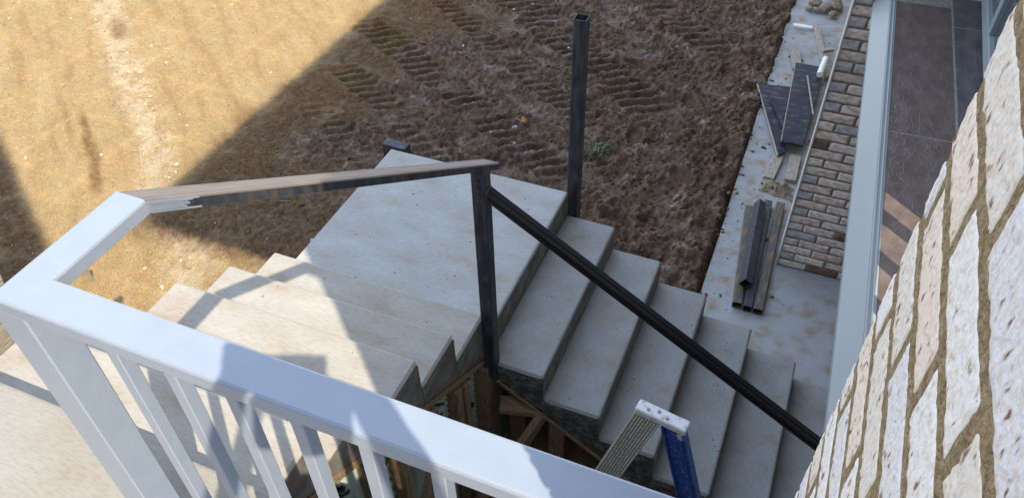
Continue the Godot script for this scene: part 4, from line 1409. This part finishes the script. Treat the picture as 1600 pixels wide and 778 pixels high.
		tag(put("crumpled_wrapper", mb.mesh(), plain(w[1], 0.6), null, at(Vector3(pos.x, ground_y(pos.x, pos.z) + 0.005, pos.z))), w[2], "litter")
	# stake in the sand and the weathered plank at the far left
	var sm := MB.new()
	var sy := ground_y(-3.2, -0.2)
	sm.box(at(Vector3(-3.23, sy + 0.04, -0.24), 10, 2, -2), Vector3(0.026, 0.16, 0.026), 0.003)
	tag(put("wooden_stake", sm.mesh(), M.grey_wood), "short wooden stake standing in the sand beyond the rail", "stake")
	var wm := MB.new()
	wm.beam(Vector3(-1.72, GROUND, 1.30), Vector3(-1.66, 0.90, 1.0), 0.14, 0.035, Vector3(1, 0, 0), 0.004)
	tag(put("weathered_plank", wm.mesh(), M.grey_wood), "weathered grey plank leaning at the left side of the stairs", "plank")


func build_ladder() -> void:
	var t := thing("step_ladder", "paint splattered ladder with a white cap, a ribbed leg and a blue leg", "ladder", "", Vector3(0.948, 0, 0.545))
	t.rotation_degrees.y = -9.0
	var m := MB.new()
	m.box(at(Vector3(0, 0.60, 0)), Vector3(0.19, 0.032, 0.05), 0.005)
	var cp := put("top_cap", m.mesh(), M.cap, t)
	m = MB.new()
	for q in [[-0.05, 0.006], [-0.015, -0.004], [0.02, 0.008]]:
		m.tube(Vector3(q[0], 0.613, q[1]), Vector3(q[0], 0.619, q[1]), 0.008, 0.006, 10)
	put("rivet", m.mesh(), M.grey_wood, cp)
	# ribbed leg: many small ribs along its length
	var a := Vector3(-0.048, 0.585, 0.0)
	var b := Vector3(-0.46, GROUND, 0.0)
	var d := (b - a).normalized()
	var side := d.cross(Vector3(0, 0, 1)).normalized()
	m = MB.new()
	m.beam(a, b, 0.03, 0.098, side, 0.003)
	var leg := put("ribbed_leg", m.mesh(), M.rock, t)
	m = MB.new()
	for k in 9:
		var o := side * (-0.043 + 0.086 * k / 8.0) + Vector3(0, 0, 0.018)
		m.beam(a + o, b + o, 0.008, 0.007, side, 0.001)
	put("rib", m.mesh(), M.ribbed, leg)
	# blue channel leg
	a = Vector3(0.046, 0.585, 0.0)
	b = Vector3(0.53, GROUND, 0.0)
	d = (b - a).normalized()
	side = d.cross(Vector3(0, 0, 1)).normalized()
	m = MB.new()
	m.beam(a, b, 0.008, 0.084, side, 0.002)
	for s in [-1.0, 1.0]:
		m.beam(a + side * 0.04 * s + Vector3(0, 0, 0.006), b + side * 0.04 * s + Vector3(0, 0, 0.006), 0.032, 0.006, side, 0.002)
	m.beam(a - side * 0.018 + Vector3(0, 0, 0.005), b - side * 0.018 + Vector3(0, 0, 0.005), 0.006, 0.004, side, 0.001)
	put("blue_leg", m.mesh(), M.blue, t)
	m = MB.new()
	m.box(at(Vector3(0.03, -0.08, 0.0)), Vector3(0.50, 0.03, 0.02), 0.003)
	m.box(at(Vector3(0.035, -0.35, 0.0)), Vector3(0.68, 0.03, 0.02), 0.003)
	put("cross_bar", m.mesh(), M.alu, t)
	m = MB.new()
	m.box(Transform3D(Basis(side, d, side.cross(d)), Vector3(0.075, 0.545, 0.006)), Vector3(0.018, 0.03, 0.006), 0.001)
	put("label_plate", m.mesh(), M.cap, t)


# ---------------------------------------------------------------- the person taking the picture
class Nets:
	# smooth union of tapered capsules, meshed as surface nets
	var bones := []
	func bone(a: Vector3, b: Vector3, ra: float, rb: float) -> void:
		bones.append([a, b, ra, rb])
	func mesh(cell: float, k: float) -> ArrayMesh:
		var lo := Vector3.ONE * 1e9
		var hi := -lo
		for q in bones:
			for e in 2:
				lo = lo.min(q[e] - Vector3.ONE * (q[2 + e] + cell * 3.0))
				hi = hi.max(q[e] + Vector3.ONE * (q[2 + e] + cell * 3.0))
		var nx := int((hi.x - lo.x) / cell) + 2
		var ny := int((hi.y - lo.y) / cell) + 2
		var nz := int((hi.z - lo.z) / cell) + 2
		var f := PackedFloat32Array()
		f.resize(nx * ny * nz)
		f.fill(1.0)
		for q in bones:
			var a: Vector3 = q[0]
			var b: Vector3 = q[1]
			var r := maxf(q[2], q[3]) + k + cell * 2.0
			var p0 := ((a.min(b) - Vector3.ONE * r - lo) / cell).floor()
			var p1 := ((a.max(b) + Vector3.ONE * r - lo) / cell).ceil()
			var ab := b - a
			var l2 := maxf(ab.length_squared(), 1e-9)
			for z in range(maxi(0, int(p0.z)), mini(nz, int(p1.z) + 1)):
				for y in range(maxi(0, int(p0.y)), mini(ny, int(p1.y) + 1)):
					for x in range(maxi(0, int(p0.x)), mini(nx, int(p1.x) + 1)):
						var p := lo + Vector3(x, y, z) * cell
						var t := clampf((p - a).dot(ab) / l2, 0.0, 1.0)
						var d := (p - a - ab * t).length() - lerpf(q[2], q[3], t)
						var i := (z * ny + y) * nx + x
						var h := maxf(k - absf(f[i] - d), 0.0) / k
						f[i] = minf(f[i], d) - h * h * k * 0.25
		var vert := {}
		var step := [1, nx, nx * ny]
		var v := PackedVector3Array()
		var n := PackedVector3Array()
		for z in nz - 1:
			for y in ny - 1:
				for x in nx - 1:
					var i := (z * ny + y) * nx + x
					var s := 0
					for c in 8:
						if f[i + (c & 1) + ((c >> 1) & 1) * nx + (c >> 2) * nx * ny] < 0.0:
							s += 1
					if s == 0 or s == 8:
						continue
					var sum := Vector3.ZERO
					var m := 0
					for c in 8:
						for ax in 3:
							if c & (1 << ax):
								continue
							var i0: int = i + (c & 1) + ((c >> 1) & 1) * nx + (c >> 2) * nx * ny
							var i1: int = i0 + step[ax]
							if (f[i0] < 0.0) == (f[i1] < 0.0):
								continue
							var p := Vector3(c & 1, (c >> 1) & 1, c >> 2)
							p[ax] += f[i0] / (f[i0] - f[i1])
							sum += p
							m += 1
					vert[i] = v.size()
					v.append(lo + (Vector3(x, y, z) + sum / m) * cell)
					n.append(Vector3(f[i + 1] - f[i], f[i + nx] - f[i], f[i + nx * ny] - f[i]).normalized())
		var id := PackedInt32Array()
		for i in vert:
			for ax in 3:
				var a: int = step[(ax + 1) % 3]
				var b: int = step[(ax + 2) % 3]
				var j: int = i + step[ax]
				if (f[i] < 0.0) == (f[j] < 0.0) or not (vert.has(i - a) and vert.has(i - b) and vert.has(i - a - b)):
					continue
				var q := [vert[i], vert[i - a], vert[i - a - b], vert[i - b]]
				if f[i] < 0.0:
					q.reverse()
				id.append_array([q[0], q[1], q[2], q[0], q[2], q[3]])
		var arr := []
		arr.resize(Mesh.ARRAY_MAX)
		arr[Mesh.ARRAY_VERTEX] = v
		arr[Mesh.ARRAY_NORMAL] = n
		arr[Mesh.ARRAY_INDEX] = id
		var am := ArrayMesh.new()
		am.add_surface_from_arrays(Mesh.PRIMITIVE_TRIANGLES, arr)
		return am


func round_rect(w: float, h: float, r: float) -> PackedVector2Array:
	var p := PackedVector2Array()
	for c in 4:
		var m := Vector2((w * 0.5 - r) * (1 if c == 0 or c == 3 else -1), (h * 0.5 - r) * (1 if c < 2 else -1))
		for k in 5:
			var a := (c + k / 4.0) * PI * 0.5
			p.append(m + Vector2(cos(a), sin(a)) * r)
	return p


func build_person(lens: Transform3D) -> void:
	var fw := -lens.basis.z
	var rt := lens.basis.x
	var up := lens.basis.y
	var flat := Vector3(fw.x, 0, fw.z).normalized()
	var side := Vector3(-flat.z, 0, flat.x)
	var base := lens.origin - flat * 0.42 + side * 0.06
	base.y = PORCH
	var p := thing("person", "person holding up a phone, whose shadow falls across the white rail", "person", "", base)
	var o := func(s: float, h: float, f: float) -> Vector3: return side * s + Vector3.UP * h + flat * f
	var to_hand := func(q: Vector3) -> Vector3: return q - base
	var mid := lens.origin - fw * 0.012 + rt * 0.02
	var skin := plain(Color(0.46, 0.27, 0.18), 0.55)
	skin.subsurf_scatter_enabled = true
	skin.subsurf_scatter_strength = 0.1
	var shirt := plain(Color(0.05, 0.06, 0.08), 0.9)
	var jeans := plain(Color(0.04, 0.055, 0.09), 0.9)
	var body := Nets.new()
	var sl := Nets.new()
	# head, neck, face
	body.bone(o.call(0, 1.66, 0.015), o.call(0, 1.70, -0.015), 0.078, 0.095)
	body.bone(o.call(0, 1.585, 0.05), o.call(0, 1.64, 0.045), 0.045, 0.06)
	body.bone(o.call(0, 1.64, 0.105), o.call(0, 1.675, 0.088), 0.014, 0.009)
	for s in [-1.0, 1.0]:
		body.bone(o.call(0.082 * s, 1.655, -0.01), o.call(0.086 * s, 1.69, -0.015), 0.012, 0.014)
	body.bone(o.call(0, 1.45, -0.02), o.call(0, 1.60, 0.0), 0.062, 0.055)
	# chest to hips under the clothes
	body.bone(o.call(0, 1.40, -0.01), o.call(0, 1.0, 0.0), 0.12, 0.11)
	for s in [-1.0, 1.0]:
		var shoulder: Vector3 = o.call(0.175 * s, 1.43, -0.01)
		var wrist: Vector3 = to_hand.call(mid + rt * 0.105 * s - up * 0.045 - fw * 0.035)
		var elbow: Vector3 = (shoulder + wrist) * 0.5 + side * 0.10 * s - Vector3.UP * 0.12
		body.bone(o.call(0.08 * s, 1.41, -0.01), shoulder, 0.07, 0.06)
		body.bone(shoulder, elbow, 0.052, 0.042)
		body.bone(elbow, wrist, 0.042, 0.028)
		sl.bone(o.call(0.07 * s, 1.40, -0.01), shoulder, 0.095, 0.075)
		sl.bone(shoulder, shoulder.lerp(elbow, 0.75), 0.07, 0.064)
		sl.bone(o.call(0.07 * s, 1.32, 0.0), o.call(0.06 * s, 0.98, 0.005), 0.115, 0.12)
		# legs belong to the body too
		body.bone(o.call(0.085 * s, 0.93, 0), o.call(0.10 * s, 0.50, 0.01), 0.085, 0.055)
		body.bone(o.call(0.10 * s, 0.50, 0.01), o.call(0.11 * s, 0.09, -0.02), 0.055, 0.038)
	put("body", body.mesh(0.014, 0.03), skin, p)
	put("shirt", sl.mesh(0.016, 0.04), shirt, p)
	var tr := Nets.new()
	var shoe := Nets.new()
	for s in [-1.0, 1.0]:
		tr.bone(o.call(0.06 * s, 0.97, 0), o.call(0.085 * s, 0.86, 0), 0.115, 0.105)
		tr.bone(o.call(0.085 * s, 0.88, 0), o.call(0.10 * s, 0.50, 0.012), 0.10, 0.072)
		tr.bone(o.call(0.10 * s, 0.50, 0.012), o.call(0.11 * s, 0.09, -0.015), 0.072, 0.062)
		shoe.bone(o.call(0.11 * s, 0.05, -0.05), o.call(0.125 * s, 0.04, 0.13), 0.048, 0.038)
	put("trousers", tr.mesh(0.016, 0.04), jeans, p)
	put("shoes", shoe.mesh(0.012, 0.02), plain(Color(0.05, 0.035, 0.025), 0.7), p)
	var hair := Nets.new()
	hair.bone(o.call(0, 1.715, -0.035), o.call(0, 1.735, 0.01), 0.097, 0.088)
	hair.bone(o.call(0, 1.66, -0.06), o.call(0, 1.71, -0.05), 0.07, 0.085)
	put("hair", hair.mesh(0.012, 0.02), plain(Color(0.03, 0.02, 0.012), 0.7), p)
	# hands: palm behind the phone's end, fingers bent round its edges, thumb along the near edge
	for s in [-1.0, 1.0]:
		var h := Nets.new()
		var c: Vector3 = to_hand.call(mid + rt * 0.09 * s)
		var w: Vector3 = c + rt * 0.015 * s - up * 0.045 - fw * 0.035
		h.bone(w, c + rt * 0.006 * s - up * 0.02 - fw * 0.022, 0.027, 0.022)
		for q in 4:
			var y: float = 0.022 - 0.0185 * q
			var l: float = [0.9, 1.0, 0.95, 0.75][q]
			var k0: Vector3 = c + rt * 0.012 * s + up * y - fw * 0.018
			var k1: Vector3 = c + rt * (0.012 + 0.012 * l) * s + up * (y + 0.004) + fw * 0.002
			var k2: Vector3 = c - rt * 0.012 * l * s + up * (y + 0.006) + fw * 0.014
			h.bone(c + rt * 0.004 * s - up * 0.02 - fw * 0.022, k0, 0.016, 0.0095)
			h.bone(k0, k1, 0.0095, 0.0085)
			h.bone(k1, k2, 0.0085, 0.007)
		var t0: Vector3 = c - up * 0.028 - fw * 0.024
		h.bone(t0, c - rt * 0.022 * s - up * 0.026 - fw * 0.02, 0.012, 0.010)
		h.bone(c - rt * 0.022 * s - up * 0.026 - fw * 0.02, c - rt * 0.048 * s - up * 0.018 - fw * 0.016, 0.010, 0.008)
		put("hand", h.mesh(0.004, 0.008), skin, p)
	var ph := MB.new()
	ph.extrude(round_rect(0.158, 0.078, 0.024), Transform3D(lens.basis, mid - lens.basis.z * 0.004), 0.008, 0.001)
	ph.extrude(round_rect(0.15, 0.11, 0.024), Transform3D(lens.basis, mid - up * 0.09 - fw * 0.009), 0.006, 0.001)  # case flap added below the phone to fill out its shadow
	ph.box(Transform3D(lens.basis, mid - up * 0.036 - fw * 0.003), Vector3(0.15, 0.012, 0.008), 0.002)
	tag(put("phone", ph.mesh(), plain(Color(0.02, 0.02, 0.022), 0.25)), "dark phone between both hands, with a flap added below to widen its shadow", "phone")


func _ready() -> void:
	rng.seed = 4711
	# camera
	var cam := Camera3D.new()
	cam.name = "camera"
	add_child(cam)
	cam.transform = Transform3D(Basis(Vector3.UP, 0.41507) * Basis(Vector3.RIGHT, -0.76078) * Basis(Vector3.BACK, -0.02833), Vector3(1.1197, 2.9244, 2.1889))
	cam.fov = 34.96
	cam.near = 0.02
	cam.far = 600.0
	cam.current = true
	# sky, sun, exposure
	var env := Environment.new()
	env.background_mode = Environment.BG_SKY
	var sky := Sky.new()
	var pm := ProceduralSkyMaterial.new()
	pm.sky_top_color = Color(0.60, 0.66, 0.755)
	pm.sky_horizon_color = Color(0.86, 0.885, 0.91)
	pm.sky_curve = 0.18
	pm.ground_bottom_color = Color(0.35, 0.30, 0.24)
	pm.ground_horizon_color = Color(0.6, 0.6, 0.58)
	pm.energy_multiplier = 3.2
	sky.sky_material = pm
	env.sky = sky
	env.background_energy_multiplier = 1.0
	env.tonemap_mode = Environment.TONE_MAPPER_LINEAR
	env.tonemap_exposure = 1.55
	env.sdfgi_enabled = true
	env.ssao_enabled = true
	env.ssil_enabled = true
	var we := WorldEnvironment.new()
	we.name = "world"
	we.environment = env
	add_child(we)
	var sun := DirectionalLight3D.new()
	sun.name = "sun"
	add_child(sun)
	sun.look_at_from_position(Vector3.ZERO, SUN_DIR, Vector3.UP)
	sun.light_color = Color(1.0, 0.94, 0.84)
	sun.light_energy = 1.6
	sun.light_angular_distance = 0.5
	sun.shadow_enabled = true
	# scene
	make_materials()
	build_ground()
	build_stairs()
	build_house()
	build_deck()
	build_wing()
	build_column()
	build_formwork()
	build_rail()
	build_steel()
	build_ladder()
	build_debris()
	build_scatter()
	build_person(cam.transform)
